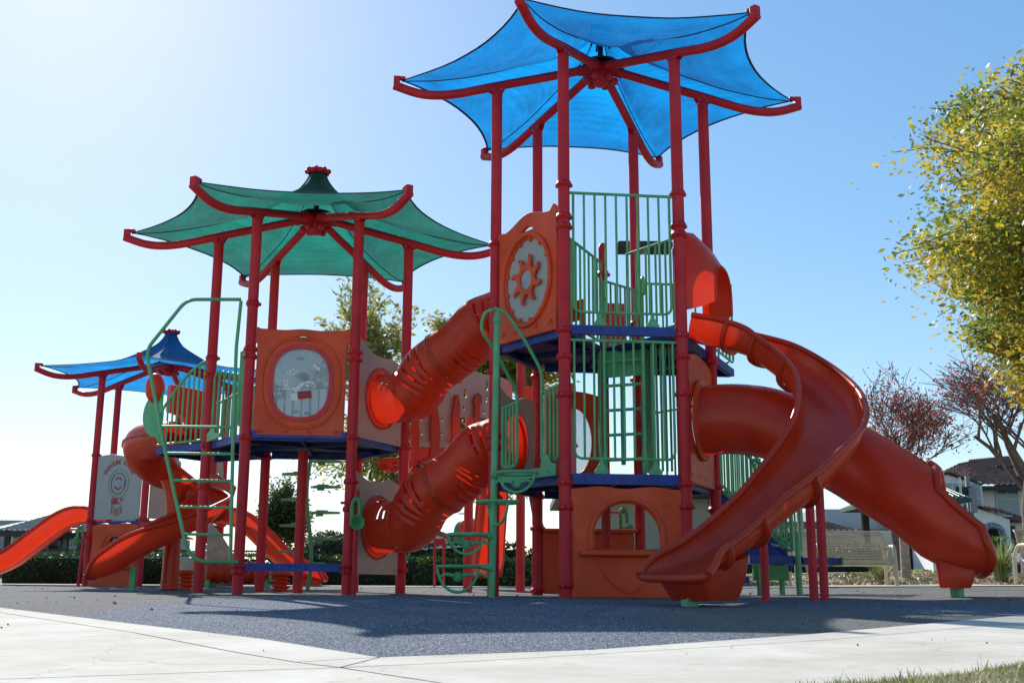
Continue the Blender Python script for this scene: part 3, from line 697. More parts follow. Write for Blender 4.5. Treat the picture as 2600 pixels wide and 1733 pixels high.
# ---- closed tube slide
TS = [(2.03, 12.20+.0, 1.86), (2.30, 12.31, 1.86), (2.70, 12.15, 1.80), (3.05, 11.80, 1.62), (3.45, 11.35, 1.30), (3.80, 10.95, .98), (4.12, 10.62, .70), (4.36, 10.36, .50)]
TS[0] = (2.0255, 12.2, 1.86); TS[1] = (2.32, 12.08, 1.87)
TS = [(2.03, 12.2, 1.86), (2.36, 12.09, 1.87), (2.72, 11.93, 1.80), (3.08, 11.68, 1.60), (3.42, 11.38, 1.34), (3.74, 11.14, 1.06), (4.02, 10.98, .82)]
P = [V(p) for p in cr(TS, 8)]; rT = .375
o, fr = tubeslide(MAIN, P[:-6], rT, None, 'tube_slide', SHELL, 'closed orange tube slide running down to the right behind the spiral slide', nv=48, seams=(26,))
CHT = o
TZ = [tuple(P[-7]), (3.90, 11.045, .925), (4.02, 10.99, .80), (4.14, 10.94, .67), (4.26, 10.90, .56), (4.38, 10.87, .48), (4.47, 10.86, .45)]
P2 = [V(p) for p in cr(TZ, 8)]; f2 = frames([P[-8]]+P2)[1:]; rows = []; nn = len(P2)
for i, (c, T, Nn, U) in enumerate(f2):
    t = i/(nn-1); op = pw([(0, 0), (.13, .0), (.18, .55), (.26, .92), (.45, 1.0), (.74, 1.08), (.88, 1.6), (1, 2.35)], t); rr = rT*pw([(0, 1), (.5, .97), (.8, .90), (1, .80)], t); sp = pw([(0, 0), (.7, .0), (1, .04)], t)
    rows.append([c+Nn*(rr+sp)*math.sin(op+(2*PI-2*op)*k/36)+U*rr*math.cos(op+(2*PI-2*op)*k/36)*(1 if math.cos(op+(2*PI-2*op)*k/36) > 0 or t < .5 else lerp(1, .78, (t-.5)*2)) for k in range(37)])
q = MB(); q.grid(rows); ex_ = q.build('open_exit', SHELL, CHT)
q = MB(); q.tube([r[0] for r in rows[::-1]][:-3]+[(rows[1][0]+rows[1][-1])/2]+[r[-1] for r in rows[3:]], .040, 12); q.build('exit_rim', SHELL, CHT)
q = MB(); q.tube(rows[-1], .034, 12); q.build('exit_lip', SHELL, CHT)
c, T, Nn, U = f2[int(nn*.55)]; Th = V((T.x, T.y, 0)).normalized(); Nh = V((Th.y, -Th.x, 0)); gz = g(c.x, c.y)
q = MB(); rows = []
for z, wl, b0, b1 in ((.40, .16, -.16, .22), (.30, .20, -.15, .20), (.16, .215, -.14, .16), (.11, .20, -.13, .13)):
    rows.append([V((c.x, c.y, z))+Th*b0+Nh*wl, V((c.x, c.y, z))+Th*b1+Nh*wl, V((c.x, c.y, z))+Th*b1-Nh*wl, V((c.x, c.y, z))+Th*b0-Nh*wl])
q.grid(rows, closev=True); q.add(rows[-1], [(0, 1, 2, 3)]); q.build('exit_skirt', SHELL, CHT, bevel=.03)
q = MB(); q.box((c.x+.02, c.y, .05), (.09, .09, .22), .6); q.build('slide_foot', GREEN, CHT, bevel=.006)
pl, f = panel(MAIN, BT['C'], BT['D'], [[(.08, 1.16), (1.14, 1.16), (1.16, 2.45)]+[(lerp(1.12, .1, k/14), 2.50+.07*math.sin(PI*k/14)) for k in range(15)]+[(.06, 2.45)], circ(.62, 1.86, .385, n=36)[::-1]], .05, .012, ORANGE, .0, 'entry_panel', 'orange panel around the top of the tube slide', (.9, -.4))
q = MB(); q.lathe([(.37, .0), (.40, .012), (.44, .02), (.44, .034), (.40, .04), (.376, .06)], f.p(.62, 1.86, .02), 48, V((0, 0, 1)).rotation_difference(f.n).to_matrix()); q.build('end_flange', ORANGE, pl)
q = MB()
for u in (.2, .46, .76, 1.04): q.lathe([(.018, 0), (.016, .01), (.001, .014)], f.p(u, 1.24, .028), 10, V((0, 0, 1)).rotation_difference(f.n).to_matrix())
q.build('bolts', STEEL, pl)
# ---- left side of the green tower: loop ladder, arched fence, ball panel
q = MB(); Yl = 13.0
A_ = lambda x, y, Y=Yl: at(x, y, Y)
q.tube(fil([A_(612, 760, 13.25), A_(474, 760), A_(378, 880), A_(374, 905), A_(421, 1150), A_(474, 1392), A_(500, 1424), A_(604, 1426, 13.2)], .12, 6), .021, 12)
q.tube([A_(612, 764), A_(600, 880), A_(592, 1100), A_(585, 1425)], .021, 12)
for k, y in enumerate((1083, 1151, 1219, 1287, 1356)):
    xl = pw([(905, 374), (1150, 421), (1392, 474)], y); xr = pw([(764, 612), (880, 600), (1100, 592), (1425, 585)], y)
    q.tube([A_(xl, y-1), A_(xr, y+1)], .0165, 10)
lad = q.build('loop_ladder', GREEN, MAIN); lad['label'] = 'green loop ladder on the left side of the green canopy tower'
def fence_curve(par, Aw, Bw, zb, topf, n, label=None):
    q = MB(); A3, B3 = V((*Aw, 0)), V((*Bw, 0))
    pt = lambda t, z: A3.lerp(B3, t)+V((0, 0, z))
    q.tube([pt(t/16, topf(t/16)) for t in range(17)], .018, 10); q.tube([pt(t/4, zb) for t in range(5)], .016, 8)
    for k in range(n): t = (k+.3)/n; q.tube([pt(t, zb), pt(t, topf(t))], .0125, 8)
    o = q.build('railing', GREEN, par)
    if label: o['label'] = label
    return o
fence_curve(MAIN, (-3.92, 14.36), (-4.66, 14.93), 1.90, lambda t: 2.92-.62*t**1.6, 9, 'green fence with an arched top on the deck extension')
fence_curve(MAIN, (-4.15, 15.85), (-3.42, 15.5), 1.95, lambda t: 2.6+.25*t, 8)
railing(MAIN, GT['F'], GT['E'], 1.98, 2.78, 10, brackets=False)
railing(MAIN, GT['E'], GT['D'], 1.98, 2.55, 9, brackets=False)
fGA = Frame(GT['A'], GT['B'], 0, 0, (-.8, -.6))
q = MB()
for k in range(6): q.tube(fil([fGA.p(.14+.035*k, 1.92, -.05*k), fGA.p(.14+.035*k, 2.70-.01*k, -.05*k), fGA.p(.30+.035*k, 2.76-.01*k, -.05*k), fGA.p(.30+.035*k, 1.92, -.05*k)], .07), .014, 8)
o = q.build('loop_railing', GREEN, MAIN); o['label'] = 'bundle of green upright loops at the ladder entrance'
loop(fGA, .98, 1.16, 1.97, 2.86, 4)
q = MB(); fGA.put(q, shape([[(.08, 1.86), (.5, 1.88), (.5, 1.93), (.34, 1.95), (.30, 2.02), (.2, 2.02), (.08, 1.95)]], .012), n=.03); q.build('entry_plate', GREEN, MAIN)
# ball and half-disc panel at the spiral slide entrance
pa = (-4.70, 14.98); qa = (-4.92, 15.5)
f = Frame(pa, qa, 0, 0, (-1, 0))
hole = [circ(.28+.033*i, 2.14+.033*j, .007, n=6)[::-1] for i in range(6) for j in range(9) if not (i > 3 and j < 2)]
for (A0, B0, lab) in ((at(412, 1035, 14.95), at(345, 1035, 15.3), 'green perforated disc panel behind the orange ball'), (at(520, 1060, 15.9), at(462, 1060, 16.2), None)):
    f = Frame((A0.x, A0.y), (B0.x, B0.y), 0, 0, (-.4, -1))
    L = .42
    sh = [(0, 1.93), (0, 2.62)]+[(.10+.30*math.sin(PI*k/16), 2.62-.30*(1-math.cos(PI*k/16))) for k in range(17)]
    hh = [circ(.05+.032*i, 2.10+.034*j, .0075, n=6)[::-1] for i in range(6) for j in range(10)]
    q = MB(); f.put(q, shape([sh]+hh, .02, 0)); o = q.build('disc_panel', LGREEN if lab is None else GREEN, MAIN)
    if lab: o['label'] = lab
q = MB(); bcn = at(394, 985, 15.0); q.sphere(bcn, .165, 14, (.78, .75, 1.22)); o = q.build('ball_panel', SHELL, MAIN); o['label'] = 'orange egg-shaped ball by the ladder'
q = MB(); a0, a1 = at(432, 955, 15.6), at(512, 958, 15.9)
f = Frame((a0.x, a0.y), (a1.x, a1.y)); f.put(q, shape([[(0, 2.45), (.2, 2.40), (.34, 2.22), (.46, 2.02), (.60, 2.3), (.66, 2.76), (.3, 2.80), (0, 2.82)]], .2, .04)); o = q.build('slide_hood', SHELL, MAIN); o['label'] = 'orange hood beside the green disc panel'
q = MB(); q.sphere(at(455, 1108, 16.0), .16, 10, (1.3, 1, .6)); q.build('ball_panel', SHELL, MAIN)
# left enclosed spiral slide
cx, cy = -4.74, 16.15
HS = [(-4.55, 15.38, 1.86, .22, .26)]
n_ = 11
for k in range(n_):
    a = math.radians(215-27.5*k); R_ = .47
    HS.append((cx+R_*math.cos(a), cy+R_*math.sin(a)*.85, 1.80-.10*k if k < 8 else 1.02-.13*(k-8), .25, .30 if k < 4 else .28, -.12 if k > 3 else 0))
HS += [(-4.90, 15.55, .50, .28, .34), (-5.16, 15.46, .31, .28, .33), (-5.38, 15.42, .21, .28, .26), (-5.50, 15.41, .19, .28, .16), (-5.56, 15.405, .19, .26, .04)]
o, fr2, L2 = chute(MAIN, HS, 'spiral_slide', 'orange spiral slide winding down left of the green canopy tower', (.3, .55), 5)
dm = [V(p[:3])+V((0, 0, .25)) for p in cr([h[:3] for h in HS[:6]], 5)]; q = MB(); rws = []
for i_, (c, T, Nn, U) in enumerate(frames(dm)):
    rr = .275*math.sin(PI*.5*min(1, .55+.45*i_/6))*(1 if i_ < len(dm)-6 else math.cos(PI*.42*(i_-len(dm)+6)/6)); rws.append([c+(Nn*math.cos(2*PI*k/28)+U*math.sin(2*PI*k/28))*rr-V((0, 0, (.275-rr)*.6)) for k in range(28)])
q.grid(rws, closev=True); q.build('slide_dome', SHELL, o)
q = MB(); q.lathe([(.125, -.02), (.115, .25), (.11, .9), (.12, 1.15), (.15, 1.35), (.22, 1.5)], (cx+.02, cy-.05, .03), 24); q.build('centre_column', SHELL, o)
q = MB(); q.lathe([(.15, 0), (.15, .015), (.10, .02)], (cx+.02, cy-.05, g(cx, cy)), 20); q.build('column_base', DARK, o)
q = MB(); p = at(337, 1470, 15.5); q.box((p.x, p.y, .17), (.075, .07, .36)); q.build('slide_foot', GREEN, o, bevel=.006)
# talk tubes (green horns)
def horn(par, p, toward=(.3, -1)):
    q = MB(); d = V((toward[0], toward[1], 0)).normalized(); p = V(p)
    q.tube(fil([p+V((0, 0, .02)), p+V((0, 0, .26)), p+V((.045, 0, .32)), p+V((.085, 0, .26)), p+V((.085, 0, .12))], .04), .026, 12)
    q.lathe([(.03, -.10), (.05, -.04), (.082, .02), (.088, .03), (.078, .03), (.04, -.02), (.001, -.05)], p+V((.05, 0, .03))+d*.06, 22, V((0, 0, 1)).rotation_difference(d).to_matrix())
    q.tube([p+V((-.14, .02, .26)), p+V((.07, .02, .26))], .016, 8, mi=1)
    o = q.build('talk_tube', [LGREEN, RED], par); o['label'] = 'green listening horn clamped to a red post'; return o
horn(MAIN, at(893, 1333, 13.30)); horn(MAIN, at(1576, 1352, 14.6), (.8, -.5))
# thin extra post next to front right post
post(MAIN, -1.80, 13.36, 1.2, (), r=.03, name='post')
# ---- vine climber behind the green tower
q = MB(); vx, vy = -2.80, 15.95
q.tube([V((vx+.05*math.sin(z*3.2), vy+.05*math.cos(z*3.2), z)) for z in [0.0+.08*k for k in range(30)]], .028, 12)
vine = q.build('vine_climber', GREEN, MAIN); vine['label'] = 'green twisted climber pole with leaf steps behind the green tower'
for k in range(11):
    z = .38+.178*k; a = 0.12 if k % 2 == 0 else PI-.1
    q = MB(); d = V((math.cos(a), math.sin(a), 0)); n = V((-d.y, d.x, 0)); b = V((vx, vy, z))
    leaf = [(.04, 0), (.08, .05), (.16, .09), (.24, .085), (.33, .04), (.42, 0), (.33, -.04), (.24, -.085), (.16, -.09), (.08, -.05)]
    q.add([b+d*x+n*y+V((0, 0, s)) for s in (-.012, .022) for x, y in leaf], [tuple(range(10))[::-1], tuple(range(10, 20))]+[(i, (i+1) % 10, 10+(i+1) % 10, 10+i) for i in range(10)])
    q.box(b+d*.17+V((0, 0, .03)), (.16, .05, .02), a); q.box(b+d*.14-V((0, 0, .03)), (.1, .04, .03), a)
    q.tube([b, b+d*.1], .016, 8); q.build('leaf_step', GREEN, vine)
# ---- beige bridge wall with orange straps + rear tower
BA, BB = at(1046, 1100, 15.3), at(1300, 1100, 16.1)
f = Frame((BA.x, BA.y), (BB.x, BB.y), 0, 0, (0, -1)); Lb = f.L
def uw(px, py):
    r = ray(px, py); A = f.A; n = f.n; t = ((A-V((0, 0, CH))).dot(n))/r.dot(n); p = V((0, 0, CH))+r*t; return ((p-A).dot(f.u), p.z)
out_ = [uw(1046, 1130), uw(1140, 1133), uw(1150, 1060), uw(1300, 1060), uw(1300, 970), uw(1275, 958), uw(1245, 955), uw(1200, 940), uw(1160, 925), uw(1046, 900)]
hol = []
for px, py, rx, ry in ((1068, 1062, .013, .022), (1070, 1099, .013, .022), (1122, 1064, .013, .022), (1122, 1100, .013, .022), (1177, 1035, .014, .026), (1175, 1070, .014, .026), (1229, 1045, .014, .026), (1235, 976, .03, .08), (1234, 1010, .022, .06), (1181, 998, .03, .06)):
    u, w = uw(px, py); hol.append(circ(u, w, rx, ry, 14)[::-1])
q = MB(); f.put(q, shape([out_]+hol, .02, .003)); bw = q.build('bridge_wall', BEIGE, MAIN); bw['label'] = 'beige perforated bridge wall between the towers with orange straps'
q = MB(); f.put(q, shape([[uw(1046, 1121), uw(1140, 1123), uw(1140, 1136), uw(1046, 1134)]], .05, .003), n=.03); q.build('bridge_ledge', BEIGE, bw)
def strap(pl, n=.06, t=.05, nm='orange_strap'):
    q = MB(); f.put(q, shape([[uw(*p) for p in pl]], t, .014), n=n); return q.build(nm, SHELL, bw)
strap([(1040, 1050), (1052, 1046), (1058, 1075), (1060, 1110), (1057, 1150), (1044, 1180), (1036, 1190), (1034, 1180), (1040, 1140), (1037, 1100)])
strap([(1089, 1030), (1103, 1028), (1110, 1070), (1112, 1110), (1108, 1150), (1095, 1172), (1070, 1182), (1056, 1180), (1062, 1170), (1083, 1160), (1088, 1140), (1087, 1090)])
strap([(1148, 1005), (1158, 1002), (1162, 1030), (1161, 1070), (1165, 1110), (1155, 1140), (1140, 1160), (1133, 1150), (1140, 1110), (1141, 1060), (1146, 1030)])
strap([(1199, 1005), (1208, 998), (1216, 1004), (1218, 1018), (1213, 1032), (1213, 1075), (1205, 1110), (1190, 1110), (1195, 1070), (1199, 1034), (1195, 1018)])
q = MB(); f.put(q, shape([[uw(1052, 1135), uw(1140, 1138), uw(1150, 1160), uw(1120, 1190), uw(1070, 1200), uw(1040, 1198), uw(1052, 1170)], [uw(1054+24*0+20*(1+math.cos(2*PI*k/16)), 1182+8*math.sin(2*PI*k/16)) for k in range(16)][::-1]], .30, .03), n=-.1); q.build('orange_trough', SHELL, bw)
q = MB(); f.put(q, shape([[uw(972, 1162), uw(1010, 1160), uw(1012, 1195), uw(1000, 1198), uw(985, 1190), uw(975, 1176)], [uw(1000+8*math.cos(2*PI*k/12), 1181+7*math.sin(2*PI*k/12)) for k in range(12)][::-1]], .25, .02), n=-.1); q.build('orange_trough', SHELL, bw)
for x, zt_, m_ in ((1187, 3.28, BRED), (1321, 3.28, BRED), (898, 2.1, BRED)):
    p = at(x, 1500, 16.0); post(MAIN, p.x, p.y, zt_, (2.2,) if zt_ > 3 else (), m=m_, dome=True)
pA = at(1187, 1500, 16.0); pB = at(1321, 1500, 16.0); pC_ = at(1365, 1500, 17.0); pD_ = at(1455, 1500, 17.2)
post(MAIN, pC_.x, pC_.y, 3.2, (2.2,), m=BRED, dome=True); post(MAIN, pD_.x, pD_.y, 3.1, (2.2,), m=BRED, dome=True)
deckpoly(MAIN, [(pA.x, pA.y), (pB.x, pB.y), (pC_.x+.3, pC_.y), (pA.x+.2, pA.y+1.2)], 1.86, label='blue deck of the low rear tower')
RS = [(pB.x-.36, 16.15, 1.86, .20, .24), (pB.x-.37, 16.5, 1.75, .20, .24), (pB.x-.40, 17.0, 1.30, .21, .24), (pB.x-.44, 17.5, .80, .22, .24), (pB.x-.48, 17.9, .42, .24, .24), (pB.x-.52, 18.3, .30, .26, .22), (pB.x-.55, 18.6, .27, .26, .04)]
chute(MAIN, RS, 'rear_slide', 'straight orange slide seen from behind between the two towers', (), 6)
for i, (a, b) in enumerate(((1330, 1352), (1395, 1425))):
    q = MB(); p0, p1 = at(a, 960, 16.6), at(b, 960, 16.6); ff = Frame((p0.x, p0.y), (p1.x, p1.y)); w0 = 2.75; 
    ff.put(q, shape([rrect(-.05, 2.1, ff.L+.05, 3.0, .05)], .05, .01)); q.build('play_panel', ORANGE, MAIN)
# ---- stairs and transfer platform behind the tube slide
ST = MAIN
f = Frame((2.42, 13.75), (3.15, 13.45), 0, 0, (0, -1)); q = MB(); a = math.atan2(f.u.y, f.u.x)
for k in range(5):
    z = 1.10-.165*k; q.box(f.p(.06+.16*k, z, -.3), (.24, .62, .03), a)
for nn in (0, -.62):
    f.put(q, shape([[(-.05, 1.25), (.12, 1.22), (.80, .46), (.80, .30), (.60, .30), (-.05, 1.02)]], .012), n=nn)
so = q.build('stairs', BLUE, ST); so['label'] = 'blue stairs with green railings behind the tube slide'
for nn in (.02, -.64):
    q = MB(); tp = lambda u: 1.98-.72*max(0, u-.05); bt = lambda u: 1.36-.98*max(0, u)
    q.tube(fil([f.p(-.02, bt(0), nn), f.p(-.02, tp(0), nn), f.p(.42, tp(.42), nn), f.p(.52, tp(.55)-.1, nn), f.p(.52, bt(.5), nn), f.p(-.02, bt(0), nn)], .06), .02, 10)
    for k in range(1, 10): u = .52*k/10; q.tube([f.p(u, bt(u), nn), f.p(u, tp(u), nn)], .012, 8)
    q.tube(fil([f.p(.5, 1.60, nn), f.p(.85, 1.40, nn), f.p(.92, 1.25, nn), f.p(.92, .5, nn), f.p(.5, .86, nn)], .08), .02, 10)
    for k in range(1, 7): u = .5+.42*k/7; q.tube([f.p(u, bt(u)+.0, nn), f.p(u, 1.60-.5*(u-.5), nn)], .012, 8)
    q.build('stair_railing', GREEN, so)
q = MB(); q.box((2.98, 13.3, .415), (.60, .60, .09)); q.box((3.48, 13.25, .40), (.42, .58, .075)); q.box((2.48, 13.1, .195), (.32, .5, .075))
tp_ = q.build('transfer_platform', BLUE, ST, bevel=.004); tp_['label'] = 'blue transfer platform with green boxes under the tube slide'
for bb in (((2.92, 13.05, .27), (.40, .05, .17)), ((3.70, 13.2, .40), (.02, .54, .09))): q = MB(); q.box(*bb); q.build('step_riser', LGREEN, tp_, bevel=.004)
for x, y in ((2.79, 13.02), (3.10, 13.3), (3.22, 12.98)):
    q = MB(); z1 = .36 if x < 3.2 else .72; q.tube([(x, y, g(x, y)-.02), (x, y, z1)], .034, 14); q.build('leg', GREEN, tp_)
# ------------------------------------------------------------------ SMALLER PLAY STRUCTURE (left)
TT = dict(A=(-7.71, 21.1), B=(-7.82, 22.34), C=(-6.8, 23.05), D=(-5.68, 22.53), E=(-5.57, 21.29), F=(-6.58, 20.58)); tcn = (-6.69, 21.813); ZT = 3.92
TOD = thing('small_play_structure', (tcn[0], tcn[1], .1), 'smaller play structure on the left with a blue canopy and a treasure sign panel', 'play structure')
for k, p in TT.items(): post(TOD, *p, ZT, (2.45, 1.25, .95) if k in 'AF' else (1.25,))
canopy(TOD, tcn, TT, ZT, FBLUE, 'blue shade cloth over the small structure')
deckpoly(TOD, hexin(TT, tcn), 1.235)
f0 = dict(out=(-.4, -1))
pl, f = panel(TOD, TT['A'], TT['F'], [[(.08, 1.27), (1.14, 1.27)]+[(lerp(1.14, .08, k/14), 2.42-.03*math.sin(2*PI*k/14)) for k in range(15)]], .03, .004, GRAYP, 0, 'sign_panel', 'grey sign panel with red lettering and a treasure chest drawing', (-.4, -1))
s_ = 1
q = MB(); txt = 'TREASURE TUMBLE'
for i, ch in enumerate(txt):
    if ch == ' ': continue
    a = math.radians(152-124*i/(len(txt)-1)); r_ = .335
    f.put(q, text_mesh(ch, .110), n=.018, u=.61+r_*math.cos(a), w=1.93+r_*math.sin(a), rot=a-PI/2)
q.build('red_lettering', REDMARK, pl)
q = MB(); q.tube([f.p(a, b, .02) for a, b in circ(.61, 1.91, .235, .26, 40)], .012, 8, closed=True); q.build('raised_ring', GRAYP, pl)
q = MB(); f.put(q, shape([circ(.61, 1.91, .175, .195, 32), circ(.61, 1.91, .165, .185, 32)[::-1]], .004), n=.019); f.put(q, shape([rrect(.46, 1.85, .76, 1.97, .02)], .02, .004), n=.02, mi=1)
q.build('tumbler_window', [DARK, BUBBLE], pl)
q = MB()
for s in (0, PI):
    arc = [(.10*math.cos(t+s), .115*math.sin(t+s)) for t in [math.radians(40+100*k/12) for k in range(13)]]
    inn = [(.075*math.cos(t+s), .09*math.sin(t+s)) for t in [math.radians(40+100*k/12) for k in range(13)]][::-1]
    f.put(q, shape([arc+inn], .004), n=.019, u=.61, w=1.91)
    e = (.088*math.cos(math.radians(35)+s), .102*math.sin(math.radians(35)+s)); c_ = math.cos(s)
    f.put(q, shape([[(e[0]-.035*c_, e[1]-.005*c_), (e[0]+.03*c_, e[1]+.012*c_), (e[0]+.008*c_, e[1]-.04*c_)]], .004), n=.019, u=.61, w=1.91)
# treasure chest line drawing
def ln(pts, w_=.010):
    for (a, b), (c, d) in zip(pts, pts[1:]):
        L = math.hypot(c-a, d-b); ang = math.atan2(d-b, c-a); f.put(q, shape([[(0, -w_/2), (L, -w_/2), (L, w_/2), (0, w_/2)]], .004), n=.019, u=.61+a, w=1.43+b, rot=ang)
ln([(-.11, .07), (-.12, -.05), (.0, -.10), (.12, -.05), (.11, .07), (0, .02), (-.11, .07)]); ln([(0, .02), (0, -.10)]); ln([(-.115, .03), (0, -.02), (.115, .03)]); ln([(-.118, -.01), (0, -.06), (.118, -.01)])
ln([(-.11, .07), (-.14, .17), (-.10, .24), (.02, .24), (.0, .12)]); f.put(q, shape([[(-.12, .15), (-.09, .22), (.0, .225), (-.01, .13), (-.09, .10)]], .004), n=.019, u=.61, w=1.43)
ln([(-.07, .09), (-.03, .13), (.02, .10), (.05, .14), (.09, .09)])
for k in range(7): t = 2*PI*k/7; ln([(.10+.012*math.cos(t), .19+.012*math.sin(t)), (.10+.045*math.cos(t), .19+.045*math.sin(t))], .008)
q.build('red_drawing', REDMARK, pl)
q = MB()
for a in (.14, .36, .8, 1.06):
    for b in (1.31,): q.lathe([(.012, 0), (.01, .005), (.001, .006)], f.p(a, b, .016), 8, V((0, 0, 1)).rotation_difference(f.n).to_matrix())
q.build('bolts', STEEL, pl)
archT = [(.36, .42), (.36, .72)]+[(.61-.25*math.cos(PI*k/16), .72+.25*math.sin(PI*k/16)) for k in range(1, 16)]+[(.86, .72), (.86, .42)]
pl, f = panel(TOD, TT['A'], TT['F'], [[(lerp(.04, 1.16, k/20), .06+.012*math.cos(4*PI*k/20)) for k in range(21)]+[(1.12, .9), (1.16, 1.14)]+[(lerp(1.12, .1, k/20), 1.185-.014*math.cos(4*PI*k/20)) for k in range(21)]+[(.06, 1.14), (.09, .9)], archT[::-1]], .05, .012, ORANGE, 0, 'playhouse_panel', 'orange playhouse wall with arched window under the treasure sign', (-.4, -1))
q = MB(); q.tube([f.p(.32, .42, .02)]+[f.p(.61-.29*math.cos(PI*k/20), .72+.29*math.sin(PI*k/20), .02) for k in range(21)]+[f.p(.90, .42, .02)], .028, 10); q.build('window_trim', ORANGE, pl)
q = MB(); q.box(f.p(.61, .395, .06), (.9, .14, .04), math.atan2(f.u.y, f.u.x)); q.build('counter', ORANGE, pl, bevel=.01)
# side panels (beige with holes) on the front right face
pl, f = panel(TOD, TT['F'], TT['E'], [[(.08, 1.27), (.62, 1.27)]+[(.62-.02*k, 2.3+.1*math.sin(PI*k/14)) for k in range(10)]+[(.08, 2.3)], circ(.45, 2.02, .05, .09, 20)[::-1]], .03, .004, BEIGE, 0, 'play_panel', 'beige panel with an oval hole beside the treasure sign', (.6, -1))
pl, f = panel(TOD, TT['E'], TT['D'], [[(.08, 1.27), (1.14, 1.27), (1.14, 2.2)]+[(.61+.53*math.cos(PI*k/14), 2.2+.38*math.sin(PI*k/14)) for k in range(1, 14)]+[(.08, 2.2)], [(.3+.62*k/12, 1.95+.30*math.sin(PI*k/12)) for k in range(13)][::-1]], .03, .004, BEIGE, 0, 'play_panel', 'beige arched panel on the right of the small structure', (1, -.1))
p0 = at(640, 1330, 20.9); q = MB(); a0 = at(575, 1190, 21.2)
q.sphere(V((-5.55, 21.2, 1.72)), .3, 10, (.45, .5, 1.1)); q.add([V((-5.60, 21.1, 2.2)), V((-5.10, 21.1, 1.9)), V((-5.22, 21.1, 1.45)), V((-5.50, 21.1, 1.25)), V((-5.60, 21.3, 2.2)), V((-5.10, 21.3, 1.9)), V((-5.22, 21.3, 1.45)), V((-5.50, 21.3, 1.25))], [(0, 1, 2, 3), (7, 6, 5, 4), (0, 4, 5, 1), (1, 5, 6, 2), (2, 6, 7, 3)]); o = q.build('slide_hood', SHELL, TOD, bevel=.04)
for sx, lab in ((-1, 'straight orange slide running down to the left edge'), (1, 'straight orange slide running down to the right behind the green tower')):
    x0 = -7.77 if sx < 0 else -5.62; y0 = 21.7 if sx < 0 else 21.95
    pp = [(0, 1.23, .24, .20), (.25, 1.23, .24, .30), (.55, 1.12, .24, .34), (1.0, .78, .25, .34), (1.45, .44, .25, .33), (1.85, .27, .25, .32), (2.25, .22, .26, .24), (2.45, .21, .26, .04)]
    if sx > 0: pp = [(a*.86, b, c, d) for a, b, c, d in pp]
    o, fr3, L3 = chute(TOD, [(x0+sx*a, y0, b, c, d) for a, b, c, d in pp], 'slide', lab, (), 6)
    q = MB(); c, T, Nn, U = fr3[-9]; q.box((c.x, c.y, .14), (.42, .34, .20)); q.build('exit_skirt', SHELL, o, bevel=.04)
    q = MB(); q.box((c.x-.0, c.y-.05, .08), (.09, .09, .18)); q.build('slide_foot', GREEN, o, bevel=.005)
horn(TOD, at(195, 1380, 20.6), (-1, -1)); 
q = MB(); p = at(198, 1488, 20.4); q.tube([(p.x, p.y, g(p.x, p.y)-.02), (p.x+.03, p.y, .98)], .028, 12); q.build('horn_post', RED, TOD)
# ---- loose play pieces between the towers
def coil(px, pyb, pyt, w, Y, label):
    p = at(px, pyb, Y); z0 = g(p.x, Y); zt_ = at(px, pyt, Y).z; r = w/2; h = zt_-z0
    t = thing('spring_stool', (p.x, p.y, z0), label, 'stool', 'orange coil stools')
    q = MB(); prof = []; nn = 48; m = 40
    rows = []
    for i in range(m+1):
        zz = z0+(h-.05)*i/m; rows.append([V((p.x+(r*.72+r*.16*math.cos(2*PI*(i/m*4)+2*PI*k/nn))*math.cos(2*PI*k/nn), p.y+(r*.72+r*.16*math.cos(2*PI*(i/m*4)+2*PI*k/nn))*math.sin(2*PI*k/nn), zz)) for k in range(nn)])
    q.grid(rows, closev=True); q.build('coil_base', ORANGE, t)
    q = MB(); q.lathe([(.001, h-.065), (r*.95, h-.06), (r, h-.045), (r, h-.012), (r*.95, h), (.001, h+.004)], (p.x, p.y, z0), 36); q.build('seat', ORANGE, t)
coil(470, 1497, 1446, .26, 16.8, 'low orange coil stool in front of the beige rock steps')
coil(711, 1500, 1449, .31, 15.9, 'orange coil stool below the low blue beam of the green tower')
t = thing('log_roll', at(598, 1480, 19.0), 'ribbed orange log roller on green supports behind the red posts', 'log roller')
q = MB(); p0 = at(519, 1460, 18.8); p1 = at(676, 1462, 19.3); z = .30; p0.z = p1.z = z+.02
rows = []; nn = 40; m = 90; d = (p1-p0); n1 = V((d.y, -d.x, 0)).normalized()
for i in range(m+1):
    c = p0.lerp(p1, i/m); row = []
    for k in range(nn):
        t_ = 2*PI*k/nn; rr = .175+.016*math.sin(2*PI*i/m*7+t_); row.append(c+n1*math.cos(t_)*rr+V((0, 0, 1))*math.sin(t_)*rr)
    rows.append(row)
q.grid(rows, closev=True); q.add(rows[0], [tuple(range(nn))]); q.add(rows[-1], [tuple(range(nn))[::-1]]); q.build('ribbed_roller', SHELL, t)
for p in (p0+d*.08, p1+d*.02):
    q = MB(); q.box((p.x, p.y, z-.12), (.07, .26, .24)); q.lathe([(.001, -.03), (.19, -.03), (.19, .03), (.001, .03)], (p.x-.0, p.y, z), 24, V((0, 0, 1)).rotation_difference(d.normalized()).to_matrix()) if p is not p0 and (p-p1).length < .5 else None
    q.build('support', GREEN, t, bevel=.005)
t = thing('rock_steps', at(512, 1488, 19.6), 'beige moulded climbing steps with a curved side wall behind the left posts', 'climbing steps')
q = MB()
for k, (px, pt, w) in enumerate(((470, 1455, .5), (495, 1418, .55), (520, 1400, .5), (535, 1385, .4))):
    p = at(px, 1480, 19.3+.25*k); zt_ = at(px, pt, p.y).z; q.box((p.x, p.y, zt_/2+.03), (w, .4, zt_))
q.build('moulded_steps', ROCK, t, bevel=.05)
q = MB(); p0 = at(535, 1488, 19.2); ff = Frame((p0.x-.1, p0.y), (p0.x+.4, p0.y+.3))
